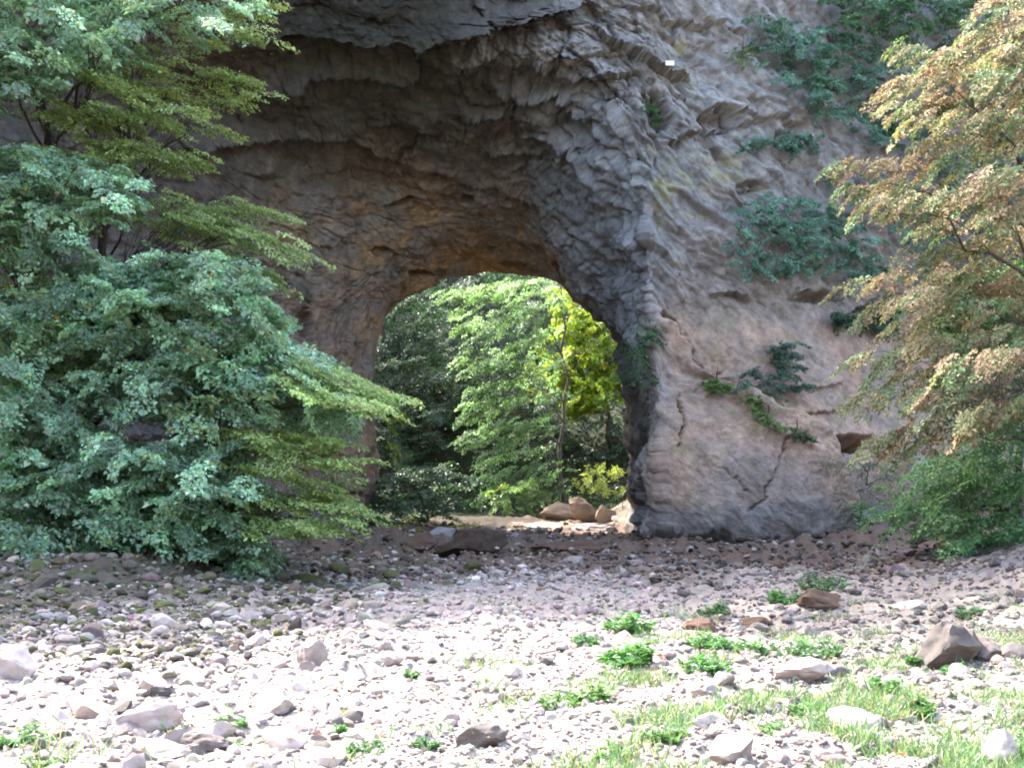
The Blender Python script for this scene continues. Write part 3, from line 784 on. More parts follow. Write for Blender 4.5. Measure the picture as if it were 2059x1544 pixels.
A2, D2 = anch([(1850,590),(1960,560),(2100,500),(2100,860),(1980,860),(1900,760)], 240, 33, .7, (-.7, -.3, 0), .6, -.1)
A3, D3 = anch([(1775,1010),(1850,930),(1940,900),(1950,1000),(1890,1070),(1810,1050)], 50, 36.5, .7, (-.8, -.3, 0), .5, -.12)
tree('green_maple', 'fresh green tree under the orange tree at the right bank', base_at(15.2, 36), 9, np.concatenate([A1, A2, A3]), np.concatenate([D1, D2, D3]), GRN, .14, (.5, -1), nlimb=14)
A1, D1 = anch([(2020,1150),(2100,1105),(2100,1170),(2035,1165)], 26, 30, .4, (-.8, -.3, 0), .4, -.1)
YG = dict(L=.5, W=.25, n=50, ls=.085, lw=.05, col=lambda n: palette(n, (.30, .33, .06), .2), droop=.3)
tree('yellow_sapling', 'small yellow green sapling at the edge of the right bank below the green tree', base_at(13.6, 30), .8, A1, D1, YG, .025, (.2, 0), nlimb=3, limb_r=.015, cat='sapling')

# --- shrubs rooted on the cliff
TEAL = dict(L=.62, W=.38, n=110, ls=.10, lw=.065, col=lambda n: palette(n, (.11, .215, .145), .28), droop=.35, nj=.6, tilt=.5, fwd=.6, k=5)
def cliff_shrub(label, poly, n, spec, off=.8, rootpx=None, name='cliff_shrub', mat=None, grp='shrubs rooted in the cliff'):
    q = in_poly(poly, n); c = np.mean(poly, 0) if rootpx is None else rootpx
    r0, _ = cliff_at(*c)
    yb = np.array([cliff_at(x, y)[0][1] for x, y in q])
    A = P(q[:, 0], q[:, 1], yb - .1 - rng.random(n) * off)
    D = np.stack([rng.normal(size=n), -np.abs(rng.normal(size=n)) * .9, rng.normal(size=n) * .3 - .15], -1); D /= np.linalg.norm(D, axis=1, keepdims=True)
    return tree(name, label, r0 + np.array([0, .1, 0]), .6, A, D, spec, .05, (0, -.4), leafmat=mat, nlimb=min(6, n), cat='shrub', limb_r=.02, crown='foliage', group=grp)
cliff_shrub('dense teal green shrub spreading across the middle of the right cliff', [(1468,430),(1545,392),(1640,398),(1700,432),(1765,480),(1790,545),(1700,560),(1650,545),(1550,545),(1492,540)], 190, TEAL, 1.6)
cliff_shrub('broad teal shrub hanging down the upper right cliff beside the orange tree', [(1515,30),(1600,40),(1690,60),(1780,90),(1770,190),(1810,245),(1800,300),(1720,260),(1640,210),(1560,150),(1530,100)], 250, TEAL, 1.4)
cliff_shrub('lighter green bushy shrub on the cliff top above the orange tree', [(1640,-30),(1900,-30),(1960,20),(1870,70),(1780,80),(1700,50),(1650,20)], 150, dict(TEAL, col=lambda n: palette(n, (.085, .185, .085), .25, YEL, .02)), 1.8)
cliff_shrub('dark green thicket on the cliff hidden behind the orange tree', [(1790,-30),(2110,-30),(2110,560),(1900,600),(1820,480),(1800,300)], 330, dict(TEAL, L=.9, W=.55, ls=.13, lw=.085, n=75, col=lambda n: palette(n, (.06, .12, .07), .3)), 1.6)
cliff_shrub('thin sprawling shrub under the dark hollow of the right cliff', [(1495,285),(1560,262),(1640,275),(1640,300),(1500,305)], 34, TEAL, .6)
cliff_shrub('ivy like shrub at the cliff edge left of the orange boughs', [(1660,340),(1760,330),(1850,400),(1820,470),(1740,430),(1690,400)], 70, TEAL, 1.0)
cliff_shrub('dark low shrub under the cliff crack beside the orange leaves', [(1655,632),(1720,620),(1800,600),(1800,660),(1700,655)], 46, dict(TEAL, col=lambda n: palette(n, (.04, .09, .045), .25)), .6)
cliff_shrub('small teal shrub clinging to the tan face above the mossy ledge', [(1500,740),(1560,690),(1610,680),(1620,740),(1605,790),(1510,785)], 44, dict(TEAL, col=lambda n: palette(n, (.07, .12, .08), .25)), .5)
cliff_shrub('small green shrub hanging from the dark flank right of the opening', [(1255,690),(1290,640),(1315,660),(1305,770),(1260,780)], 40, dict(TEAL, n=50, col=lambda n: palette(n, (.06, .13, .05), .25)), .5)
MOSS = dict(L=.22, W=.16, n=60, ls=.055, lw=.035, col=lambda n: palette(n, (.13, .20, .045), .25), droop=.3, nj=.6, fwd=.6, k=4)
cliff_shrub('bright green fern tuft in the dark cleft beside the pale flake', [(1290,215),(1320,205),(1330,250),(1305,250)], 26, dict(MOSS, col=lambda n: palette(n, (.05, .15, .03), .2)), .5, name='fern_tuft')
cliff_shrub('soft yellow green tuft on the pale slab near the upper shrubs', [(1460,95),(1510,90),(1540,125),(1480,140)], 30, MOSS, .4, name='grass_tuft')
cliff_shrub('bright moss cushion at the upper end of the mossy ledge', [(1402,765),(1440,760),(1475,775),(1465,790),(1420,786)], 60, MOSS, .3, name='moss_cushion')
cliff_shrub('long moss strip along the middle of the ledge above the pillar block', [(1490,790),(1530,800),(1555,845),(1580,855),(1565,865),(1530,845)], 80, MOSS, .3, name='moss_cushion')
cliff_shrub('dark moss patch at the lower end of the ledge above the pillar block', [(1580,855),(1620,868),(1640,888),(1600,880)], 30, dict(MOSS, col=lambda n: palette(n, (.06, .10, .025), .25)), .3, name='moss_cushion')
cliff_shrub('pale scrubby bush at the foot of the cliff right of the pillar block', [(1650,920),(1720,900),(1800,910),(1850,960),(1820,1060),(1740,1060),(1680,980)], 90, dict(TEAL, n=40, ls=.07, lw=.04, col=lambda n: palette(n, (.11, .12, .07), .3)), .9)
cliff_shrub('small bright green sapling in front of the cliff foot', [(1712,1020),(1750,1000),(1760,1050),(1725,1045)], 14, dict(GRN, n=50), .6)
SUNNY = dict(L=.4, W=.25, n=50, ls=.10, lw=.07, col=lambda n: palette(n, (.20, .27, .05), .2), droop=.4, nj=.6, fwd=.6, k=4)
for lab, poly in (('upper yellow green twig sticking out of the left pillar edge', [(772,815),(798,805),(800,850),(778,860)]), ('lower yellow green twig sticking out of the left pillar edge', [(770,890),(790,885),(798,915),(775,925)])):
    q = in_poly(poly, 7); A = P(q[:, 0], q[:, 1], 60.2 + rng.random(7) * .5)
    D = np.array([.8, -.2, -.1]) + rng.normal(size=(7, 3)) * .4
    r0, _ = cliff_at(755, poly[0][1] + 15)
    tree('pillar_twig', lab, r0 + np.array([0, .1, 0]), .2, A, D / np.linalg.norm(D, axis=1, keepdims=True), SUNNY, .03, (.3, 0), leafmat=M_leafb, nlimb=2, limb_r=.012, cat='twig', crown='foliage')

# --- beyond the arch
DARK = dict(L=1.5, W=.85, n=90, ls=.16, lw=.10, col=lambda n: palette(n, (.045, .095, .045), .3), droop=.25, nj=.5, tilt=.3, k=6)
def wood(label, x, y, poly, n, dY, spec, h, main=(-.3, -.5, 0), name='forest_tree', mat=None, tr=.2, nl=12, dz=-.1, sp=.7):
    A, D = anch(poly, n, y - 1.0, dY, main, sp, dz)
    return tree(name, label, base_at(x, y), h, A, D, spec, tr, (0, 0), leafmat=mat, bark=M_bark2, nlimb=nl, limb_r=.045)
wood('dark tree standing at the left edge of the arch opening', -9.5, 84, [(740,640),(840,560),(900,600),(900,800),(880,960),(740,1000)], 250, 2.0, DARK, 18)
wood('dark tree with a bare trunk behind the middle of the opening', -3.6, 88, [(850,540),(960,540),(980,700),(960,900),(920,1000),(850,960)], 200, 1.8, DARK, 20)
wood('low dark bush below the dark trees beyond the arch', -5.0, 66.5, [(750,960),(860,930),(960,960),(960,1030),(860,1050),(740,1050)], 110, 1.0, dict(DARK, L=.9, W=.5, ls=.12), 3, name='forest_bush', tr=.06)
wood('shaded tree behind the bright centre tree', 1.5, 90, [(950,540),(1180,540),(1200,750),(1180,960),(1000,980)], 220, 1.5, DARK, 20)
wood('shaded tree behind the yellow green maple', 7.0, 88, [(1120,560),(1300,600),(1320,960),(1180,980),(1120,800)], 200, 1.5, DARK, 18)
wood('very tall dark tree added behind the left of the opening to shade the trees there', -15, 90, [(480,330),(620,270),(760,300),(800,560),(790,820),(700,900),(540,860)], 520, 2.6, dict(DARK, L=2.0, W=1.2), 26)  # mostly hidden, placed up-sun to shade the dark trees
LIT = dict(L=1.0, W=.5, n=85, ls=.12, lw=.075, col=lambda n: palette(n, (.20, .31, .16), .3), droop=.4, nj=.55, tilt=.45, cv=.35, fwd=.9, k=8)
TP = [(1080,565,868,592),(1120,580,940,600),(1080,620,908,664),(1130,600,1000,640),(1090,690,910,728),(1060,720,930,745),(1080,750,940,790),(1100,790,925,815),(1060,800,922,840),(1110,840,930,870),(1080,870,920,888),(1120,890,960,930),(1100,930,958,962),(1090,960,970,990),(1130,940,1000,1000),(1130,860,1000,850),(1140,650,1020,700),(1120,560,960,575),(1150,980,1040,1000),(1090,840,990,900)]
A1, D1 = tips(TP, 75, .8, 9)
A2, D2 = anch([(900,570),(1120,560),(1140,700),(1110,850),(1150,960),(1060,1000),(980,960),(940,860),(950,760),(920,640)], 170, 75, 1.0, (-.6, -.4, 0), .6, -.15)
A1, D1 = np.concatenate([A1, A2]), np.concatenate([D1, D2])
tree('sunlit_hornbeam', 'pale sunlit tree with layered boughs in the middle of the opening', base_at(3.2, 76.5), 15, A1, D1, LIT, .16, (0, 0), leafmat=M_leafc, bark=M_bark2, nlimb=14)
MAP = dict(L=.72, W=.52, n=50, ls=.22, lw=.18, col=lambda n: palette(n, (.28, .40, .07), .2, [(.42, .36, .10)], .08), droop=.5, nj=.6, tilt=.4, fwd=.6, k=4)
A1, D1 = anch([(1110,570),(1150,585),(1215,640),(1275,680),(1275,740),(1285,790),(1235,800),(1200,790),(1165,830),(1130,800),(1065,770),(1065,735),(1100,690),(1130,660)], 210, 84, 1.0, (-.4, -.4, 0), .7, -.1)
A2, D2 = anch([(1150,800),(1180,760),(1230,775),(1225,800),(1165,835)], 60, 83, .6, (-.4, -.4, 0), .7, -.1)
tree('sunlit_maple', 'bright yellow green maple glowing against the light at the right of the opening', base_at(9.4, 86), 12.5, np.concatenate([A1, A2]), np.concatenate([D1, D2]), MAP, .06, (-1, 0), leafmat=M_leafb, bark=M_bark2, nlimb=12)
wood('sunlit weedy bush on top of the rocks behind the arch', 6.6, 71.5, [(1140,985),(1180,955),(1215,935),(1262,960),(1262,1010),(1200,1010)], 46, .5, dict(MAP, L=.4, W=.14, n=40, ls=.14, lw=.045, col=lambda n: palette(n, (.37, .46, .20), .2), droop=-.2, fwd=1.2), 1.2, (0, -.1, .4), name='sunlit_bush', mat=M_leafb, tr=.03, nl=6, dz=.8, sp=.5)
wood('low sunlit shrub at the foot of the bright centre tree', 2.4, 73, [(990,985),(1070,960),(1110,985),(1080,1020),(1000,1030)], 46, .5, dict(LIT, L=.5, W=.3), 1.2, name='sunlit_bush', mat=M_leafb, tr=.03, nl=6)

LVu = Leaves(); n = 26000
x = rng.uniform(-34, 26, n); y = rng.uniform(76, 118, n)
LVu.add(np.stack([x, y, h_ground(x, y) + rng.random(n) ** 2 * 1.6], -1), rng.normal(size=(n, 3)), np.array([0, 0, 1.]) + rng.normal(size=(n, 3)) * .6, rng.uniform(.25, .5, n), rng.uniform(.15, .3, n), palette(n, (.035, .07, .03), .35))
tag(LVu.build('undergrowth', M_leaf, None), kind='stuff')
# unseen trees on the arch top and left of view, throwing dappled shade
TOPS = dict(L=1.6, W=1.0, n=55, ls=.30, lw=.2, col=lambda n: palette(n, (.07, .13, .05), .25), droop=.3, nj=.5, k=5)
def blobtree(label, x, y, z, h, rad, n):
    u = rng.normal(size=(n, 3)); u /= np.linalg.norm(u, axis=1, keepdims=True)
    A = np.array([x, y, z + h * .62]) + u * np.array([rad, rad, h * .38]) * (rng.random((n, 1)) ** .4)
    D = u * np.array([1, 1, .3]); D /= np.linalg.norm(D, axis=1, keepdims=True)
    tree('unseen_tree', label, (x, y, z), h * .8, A, D, TOPS, .22, (0, 0), nlimb=8, group='trees growing on top of the arch')
BT = [(-18, 28, 3.0, 16, 2.8, 120), (-18.5, 33, 3.2, 17, 2.8, 120), (-20, 23, 3.5, 15, 3, 90)]  # out of view, added to block sun from the left foreground
for a in BT: blobtree('unseen leafy tree added left of the view to shade the bed', *a)
HT = [(-27, 45, 32, 8, 3.4, 80), (-21, 46, 32, 15, 3.6, 120), (-15, 50, 33, 14, 3.4, 110), (-9, 55, 33, 9, 3.2, 80), (-3, 56, 32.5, 8, 3.2, 70), (3, 56, 32.5, 9, 3.2, 80), (10, 58, 34, 8, 3.2, 80), (19, 66, 32, 11, 4, 110), (28, 68, 24, 12, 4.2, 110)]  # the two tallest were added to shade the right of the bed
for a in HT: blobtree('unseen leafy tree growing on the top of the rock arch', *a)

# ------------------------------------------------------------------ rocks and stones
def rock(name, label, pix, size, mat, seed, sq=(1, .8, .7), rz=0, tilt=(0, 0), sink=.3, planes=9, cat='rock', sub=4, at=None, group=None, noise=.11):
    p = ground_at(*pix) if at is None else np.array(at, float)
    v, f = blob(seed, sub, planes, sq, .46, noise)
    v *= 1 + .03 * fbm(v * 7 + seed, 3)[:, None]
    v = rotz(roty(rotx(v, tilt[0]), tilt[1]), rz) * size
    v = v + np.array([0, 0, -v[:, 2].min() * 1.0 - sink * (v[:, 2].max() - v[:, 2].min())])
    o = mesh_np(name, v + p, f, mat, smooth=True, loc=p, sharp=32)
    return tag(o, label, cat, group)
rock('boulder', 'large flat topped tan block behind the arch, sunlit on top', None, 1.35, M_tan, 11, (1.15, .8, .75), .3, (.1, -.12), .1, 20, 'boulder', at=(P(1125,1050,70.5)))
rock('boulder', 'leaning tan slab behind the arch, right of the flat topped block', None, 1.1, M_tan, 12, (1.2, .7, .62), -.2, (.1, -.5), .1, 20, 'boulder', at=(P(1178,1052,69)))
rock('boulder', 'rounded tan boulder close to the right pillar behind the arch', None, .75, M_tan, 13, (.9, .8, .9), .2, (.1, .2), .1, 16, 'boulder', at=(P(1218,1052,68)))
rock('boulder', 'low pale slab lying sunlit in the middle of the opening', None, .9, M_pale, 14, (1.7, .8, .28), .1, (.05, -.08), .2, 12, 'boulder', at=(P(1110,1068,65.5)))
rock('boulder', 'narrow pale slab lying sunlit at the foot of the right pillar', None, .8, M_pale, 15, (1.8, .8, .3), -.05, (.05, .05), .2, 12, 'boulder', at=(P(1200,1066,64)))
rock('boulder', 'small tan rock at the left end of the sunlit slabs', None, .5, M_tan, 16, (1.3, .8, .6), 0, (0, .1), .2, 10, 'boulder', at=(P(1040,1064,66)))
for i_, (qx, qy, qY, sz_, m_) in enumerate([(1070,1066,66,.4,M_pale),(1150,1060,67,.45,M_tan),(1240,1050,67,.5,M_pale),(1160,1072,63,.4,M_pale),(1090,1058,69,.4,M_tan),(1230,1072,62,.35,M_pale),(1000,1068,65,.35,M_tan)]):
    rock('rock', 'small angular rock in the sunlit jumble behind the arch', None, sz_, m_, 60 + i_, (1.4, .8, .6), i_ * .7, (.1, .2), .2, 16, 'rock', 3, P(qx, qy, qY), 'small rocks of the sunlit jumble')
rock('boulder', 'big rounded reddish brown rock lying under the arch', (945, 1114), 1.15, M_brown, 21, (1.3, .8, .62), .1, (0, .08), .3, 10, 'boulder')
rock('boulder', 'dark wet rock with ferns left of the reddish brown rock', (845, 1104), .6, M_brown, 22, (1.1, .8, .75), .4, (0, .1), .3, 9, 'boulder')
rock('boulder', 'dark brown hump of mud covered rock in front of the opening', (1150, 1108), .8, M_brown, 23, (1.9, .8, .32), .0, (0, 0), .3, 8, 'boulder')
rock('boulder', 'large rounded grey boulder half buried in the right foreground', (1895, 1338), .46, M_grey, 31, (1.1, .8, .9), .4, (0, -.1), .3, 12, 'boulder')
rock('boulder', 'smaller grey boulder leaning on the large right foreground boulder', (1975, 1325), .33, M_grey, 32, (.9, .7, .75), .2, (0, .1), .25, 8, 'boulder')
rock('boulder', 'dark brown mossy boulder among weeds on the right of the bed', (1642, 1225), .45, M_brown, 33, (1.3, .8, .6), .1, (0, 0), .25, 9, 'boulder')
rock('boulder', 'dark brown flat rock left of the green weed row', (1412, 1272), .28, M_brown, 34, (1.2, .8, .5), .2, (0, 0), .25, 9, 'boulder')
rock('boulder', 'brown hollowed rock lying left of the mossy boulder', (1500, 1262), .3, M_brown, 35, (1.5, .8, .5), -.2, (0, 0), .3, 9, 'boulder')
rock('stone', 'bright white square block standing at the bottom of the grass', (1480, 1543), .20, M_pale, 41, (1.25, .9, .75), .15, (.1, .12), .1, 12, 'stone')
rock('stone', 'white upright stone at the bottom right corner', (2012, 1550), .16, M_pale, 42, (.9, .8, 1.15), .3, (.1, .1), .1, 11, 'stone')
rock('stone', 'broad pale stone lying in the grass below the grey boulders', (1705, 1478), .24, M_pale, 43, (1.35, .8, .62), .2, (0, -.1), .2, 11, 'stone')
rock('stone', 'long pale stone lying across the middle of the grass', (1430, 1468), .22, M_pale, 44, (1.4, .7, .5), .5, (0, -.2), .2, 11, 'stone')
rock('stone', 'greyish ragged stone between the weed rows on the right', (1600, 1375), .34, M_pale, 45, (1.3, .8, .6), .0, (0, .1), .2, 11, 'stone')
rock('stone', 'big smooth grey stone at the left edge of the bed', (18, 1362), .34, M_pale, 46, (1.0, .8, .8), .3, (0, .3), .25, 12, 'stone')
rock('stone', 'rounded pale stone standing alone at the edge of the left shade', (636, 1342), .27, M_pale, 47, (.9, .8, 1.05), .2, (0, .1), .2, 7, 'stone')
rock('stone', 'wide white boulder like stone in the left foreground', (290, 1470), .28, M_pale, 48, (1.35, .8, .62), .2, (0, .15), .2, 11, 'stone')
rock('stone', 'white broken stone with a bluish split face in the left foreground', (560, 1440), .24, M_pale, 49, (1.0, .8, .85), .7, (.2, .2), .15, 12, 'stone')
rock('stone', 'dark grey flat stone in front of the small weeds on the left', (405, 1510), .24, M_grey, 50, (1.35, .8, .55), .0, (0, .15), .2, 10, 'stone')
rock('stone', 'grey blue stone among white ones near the bottom centre', (965, 1500), .22, M_grey, 51, (1.2, .8, .6), .3, (0, .2), .2, 10, 'stone')
rock('stone', 'wide low white stone at the bottom left in front of the others', (300, 1530), .25, M_pale, 52, (1.5, .8, .5), -.1, (0, .05), .2, 11, 'stone')
rock('stone', 'pale bluish stone lying flat on the right gravel', (1830, 1226), .26, M_pale, 53, (1.4, .8, .45), .1, (0, 0), .2, 10, 'stone')
# individual stones of the bed, largest ones in view
variants = []
for k in range(18):
    v, f = blob(100 + k, 3, 16, (1.15, .85, .6 + .25 * (k % 3) / 2), .42, .09)
    m = mesh_np('stone', v, f, (M_moss if k > 11 else M_pale if k % 5 else M_grey), smooth=True, sharp=30)
    variants.append(m.data); bpy.data.objects.remove(m)
LBL = {0: ('angular white limestone block in the sunlit heap of stones at the lower left', 'sunlit stones of the lower left heap'),
       1: ('greyish or mossy stone lying in the tree shade along the left bank', 'shaded stones along the left bank'),
       2: ('pale stone lying on the open gravel in the middle of the bed', 'stones on the open gravel'),
       3: ('pale stone lying between grass and weeds on the right of the bed', 'stones among the grass')}
placed = 0; taken = []
while placed < 272:
    u = rng.uniform(-.46, .46); v = rng.uniform(1 / 24., 1 / 8.8)
    y = 1 / v; x = u * y
    sx, sy = PW / 2 + FPX * u, HORIZON + 2.2 * v * FPX
    leftish = sx < 760
    dens = (1.0 if leftish and sy > 1330 else .6 if leftish and sy > 1290 else .16 if leftish else .34 if sx > 1080 and sy > 1330 else .10)
    if rng.random() > dens: continue
    r = (rng.uniform(.15, .33) if leftish and sy > 1370 else rng.uniform(.11, .24) if leftish and sy > 1280 else rng.uniform(.10, .2) if leftish else rng.uniform(.09, .24)) 
    if rng.random() < .5: r *= .7
    if any((x - a) ** 2 + (y - b) ** 2 < (.45 * (r + c)) ** 2 for a, b, c in taken): continue
    taken.append((x, y, r))
    g = 1 if leftish and sy < 1320 else 0 if leftish else 3 if sx > 1050 else 2
    o = bpy.data.objects.new('stone', variants[rng.integers(8, 18) if g == 1 else rng.integers(0, 12)]); COL.objects.link(o)
    o.location = (x, y, LB(x, y) + r * rng.uniform(-.1, .22)); r *= .72; o.scale = (r, r * rng.uniform(.8, 1.1), r * rng.uniform(.75, 1.1))
    o.rotation_euler = (rng.normal() * .3, rng.normal() * .3, rng.uniform(0, 6.28))
    tag(o, LBL[g][0], 'stone', LBL[g][1]); placed += 1
T = Tubes(); a_ = ground_at(700, 1398); b_ = ground_at(772, 1378)
T.add(curve(a_ + [0, 0, .05], b_ + [0, 0, .07], .03, 9, .05), .014 * np.linspace(1, .4, 9), 6)
T.add(curve(a_ * .5 + b_ * .5 + [0, 0, .07], a_ * .4 + b_ * .6 + [.1, .15, .1], 0, 4, .1), .006, 5)
tag(T.build('stick', M_bark, None), 'thin dark stick lying on the pale gravel left of the lone small weed', 'stick')
# gravel: thousands of small stones, one object
def scatter(n, v0, v1, umax, rpx, seed, vs, colf, keep=None):
    r_ = np.random.default_rng(seed)
    u = r_.uniform(-umax, umax, n); v = r_.uniform(v0, v1, n); y = 1 / v; x = u * y
    if keep is not None:
        m = r_.random(n) < keep(x, y); x, y, v = x[m], y[m], v[m]; n = len(x)
    rad = rpx(r_, n) * y / FPX
    z = h_full(x, y) + rad * .12
    Vs, Fs, Cs = [], [], []; off = 0
    kind = r_.integers(0, len(vs), n)
    cols = colf(x, y, n, r_)
    for k, (bv, bf_) in enumerate(vs):
        m = np.nonzero(kind == k)[0]
        if not len(m): continue
        an = r_.uniform(0, 6.28, len(m)); ti = r_.normal(size=len(m)) * .35
        c, s = np.cos(an)[:, None], np.sin(an)[:, None]; ct, st = np.cos(ti)[:, None], np.sin(ti)[:, None]
        X, Y_, Z = bv[None, :, 0], bv[None, :, 1], bv[None, :, 2]
        X1 = X * ct + Z * st; Z1 = -X * st + Z * ct
        X2 = X1 * c - Y_ * s; Y2 = X1 * s + Y_ * c
        W = np.stack([X2 * rad[m][:, None] + x[m][:, None], Y2 * rad[m][:, None] + y[m][:, None], Z1 * rad[m][:, None] + z[m][:, None]], -1)
        Vs.append(W.reshape(-1, 3)); Cs.append(np.repeat(cols[m], len(bv), 0))
        Fs.append((bf_[None] + (np.arange(len(m)) * len(bv))[:, None, None]).reshape(-1, 3) + off); off += len(m) * len(bv)
    return np.concatenate(Vs), np.concatenate(Fs), np.concatenate(Cs)
def gcol(x, y, n, r_):
    p = np.stack([x, y, 0 * x], -1)
    nz = fbm(p * .35, 5)
    c = np.array([.285, .243, .22])[None] * np.exp(r_.normal(size=(n, 1)) * .28) * np.exp(r_.normal(size=(n, 3)) * .05)
    mud = sst(30, 40, y + 6 * nz + np.clip(-x - 1, 0, 6) * .8)
    dk = (r_.random(n) < mud * .72)
    c[dk] = np.array([.10, .075, .06]) * np.exp(r_.normal(size=(dk.sum(), 1)) * .4)
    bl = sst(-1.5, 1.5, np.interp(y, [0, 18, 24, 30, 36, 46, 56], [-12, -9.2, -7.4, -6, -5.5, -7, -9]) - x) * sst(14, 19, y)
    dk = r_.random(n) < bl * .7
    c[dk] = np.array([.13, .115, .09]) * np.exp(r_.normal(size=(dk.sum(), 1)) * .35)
    rd = r_.random(n) < .04 * sst(22, 30, y)
    c[rd] = np.array([.20, .12, .085])
    gr = sst(2.5, 5, x + nz) * sst(12.5, 16, y)
    c = c * (1 - .38 * gr)[:, None] * (1 - .22 * sst(-.5, 2, x))[:, None]
    return np.clip(c, .02, .8)
VS2 = [blob(300 + k, 2, 7, (1.2, .85, .62), .5, .05) for k in range(8)]
VS1 = [blob(330 + k, 1, 4, (1.25, .85, .6), .6, .05) for k in range(8)]
a = scatter(8500, 1 / 24., 1 / 8.2, .62, lambda r, n: 8.5 * np.exp(r.normal(size=n) * .45), 1, VS2, gcol, lambda x, y: np.where(x < -1.5, .9, .6))
b = scatter(52000, 1 / 45., 1 / 8.2, .62, lambda r, n: 4.0 * np.exp(r.normal(size=n) * .45), 2, VS1, gcol, lambda x, y: np.where((x < -1.2) & (y < 15.5), .3, 1))
c = scatter(5500, 1 / 60., 1 / 30., .55, lambda r, n: 5.0 * np.exp(r.normal(size=n) * .5), 3, VS1, gcol, lambda x, y: .35 + .65 * sst(46, 38, y))
def bcol(x, y, n, r_):
    c = np.array([.11, .09, .07])[None] * np.exp(r_.normal(size=(n, 1)) * .5) * np.exp(r_.normal(size=(n, 3)) * .08)
    m = r_.random(n) < .3; c[m] = np.array([.075, .08, .03]) * np.exp(r_.normal(size=(m.sum(), 1)) * .3)
    return np.clip(c, .02, .5)
d_ = scatter(21000, 1 / 38., 1 / 15., .62, lambda r, n: 6.0 * np.exp(r.normal(size=n) * .5), 4, VS2, bcol, lambda x, y: sst(-2.0, -4.5, x + .12 * (24 - y)) * .8)
def rcol(x, y, n, r_):
    c = np.array([.11, .082, .062])[None] * np.exp(r_.normal(size=(n, 1)) * .5)
    m = r_.random(n) < .2; c[m] = np.array([.26, .225, .20]); m = r_.random(n) < .25; c[m] = np.array([.115, .075, .05])
    return np.clip(c, .02, .5)
e_ = scatter(3200, 1 / 66., 1 / 40., .3, lambda r, n: np.minimum(4.5 * np.exp(r.normal(size=n) * .5), 9), 6, VS2, rcol, lambda x, y: .25 + .75 * sst(.5, -.1, fbm(np.stack([x, y, 0 * x], -1) * .4, 3)))
for q_ in (d_, e_): a = [np.concatenate([a[0], q_[0]]), np.concatenate([a[1], q_[1] + len(a[0])]), np.concatenate([a[2], q_[2]])]
Vg = [a[0], b[0], c[0]]; o1 = len(a[0]); o2 = o1 + len(b[0])
o = mesh_np('gravel', np.concatenate(Vg), np.concatenate([a[1], b[1] + o1, c[1] + o2]), M_gravel, col=np.concatenate([a[2], b[2], c[2]]), smooth=False)
tag(o, kind='stuff')

# ------------------------------------------------------------------ grass and weeds
LV = Leaves()
n = 135000
u = rng.uniform(-.5, .58, n); v = rng.uniform(1 / 25., 1 / 8.3, n); y = 1 / v; x = u * y
pp = np.stack([x, y, 0 * x], -1)
gm = sst(-.02, .38, fbm(pp * .75 + 8, 4) + .28 * sst(.0, 2.2, x) * sst(17, 11.5, y) + .22 * sst(2.5, 4.5, x) * sst(22, 16, y) - .26 + .34 * sst(.2, .9, fbm(pp * 2.2 + 60, 2)))
gm = gm * sst(-.8, 1.2, x + .5) + .10 * sst(.2, .5, fbm(pp * 1.1 + 44, 3)) * sst(15, 11, y)
m = rng.random(n) < gm; x, y = x[m], y[m]; n = len(x)
z = h_full(x, y)
up = np.array([0, 0, 1.]) + rng.normal(size=(n, 3)) * np.array([.55, .55, .15])
hgt = rng.uniform(.08, .24, n)
LV.add(np.stack([x, y, z], -1), up, rng.normal(size=(n, 3)), hgt, rng.uniform(.008, .016, n), palette(n, (.11, .20, .085), .28, [(.29, .26, .14), (.19, .23, .09)], .2))
g = LV.build('grass', M_leaf, None, 'blade'); tag(g, kind='stuff')

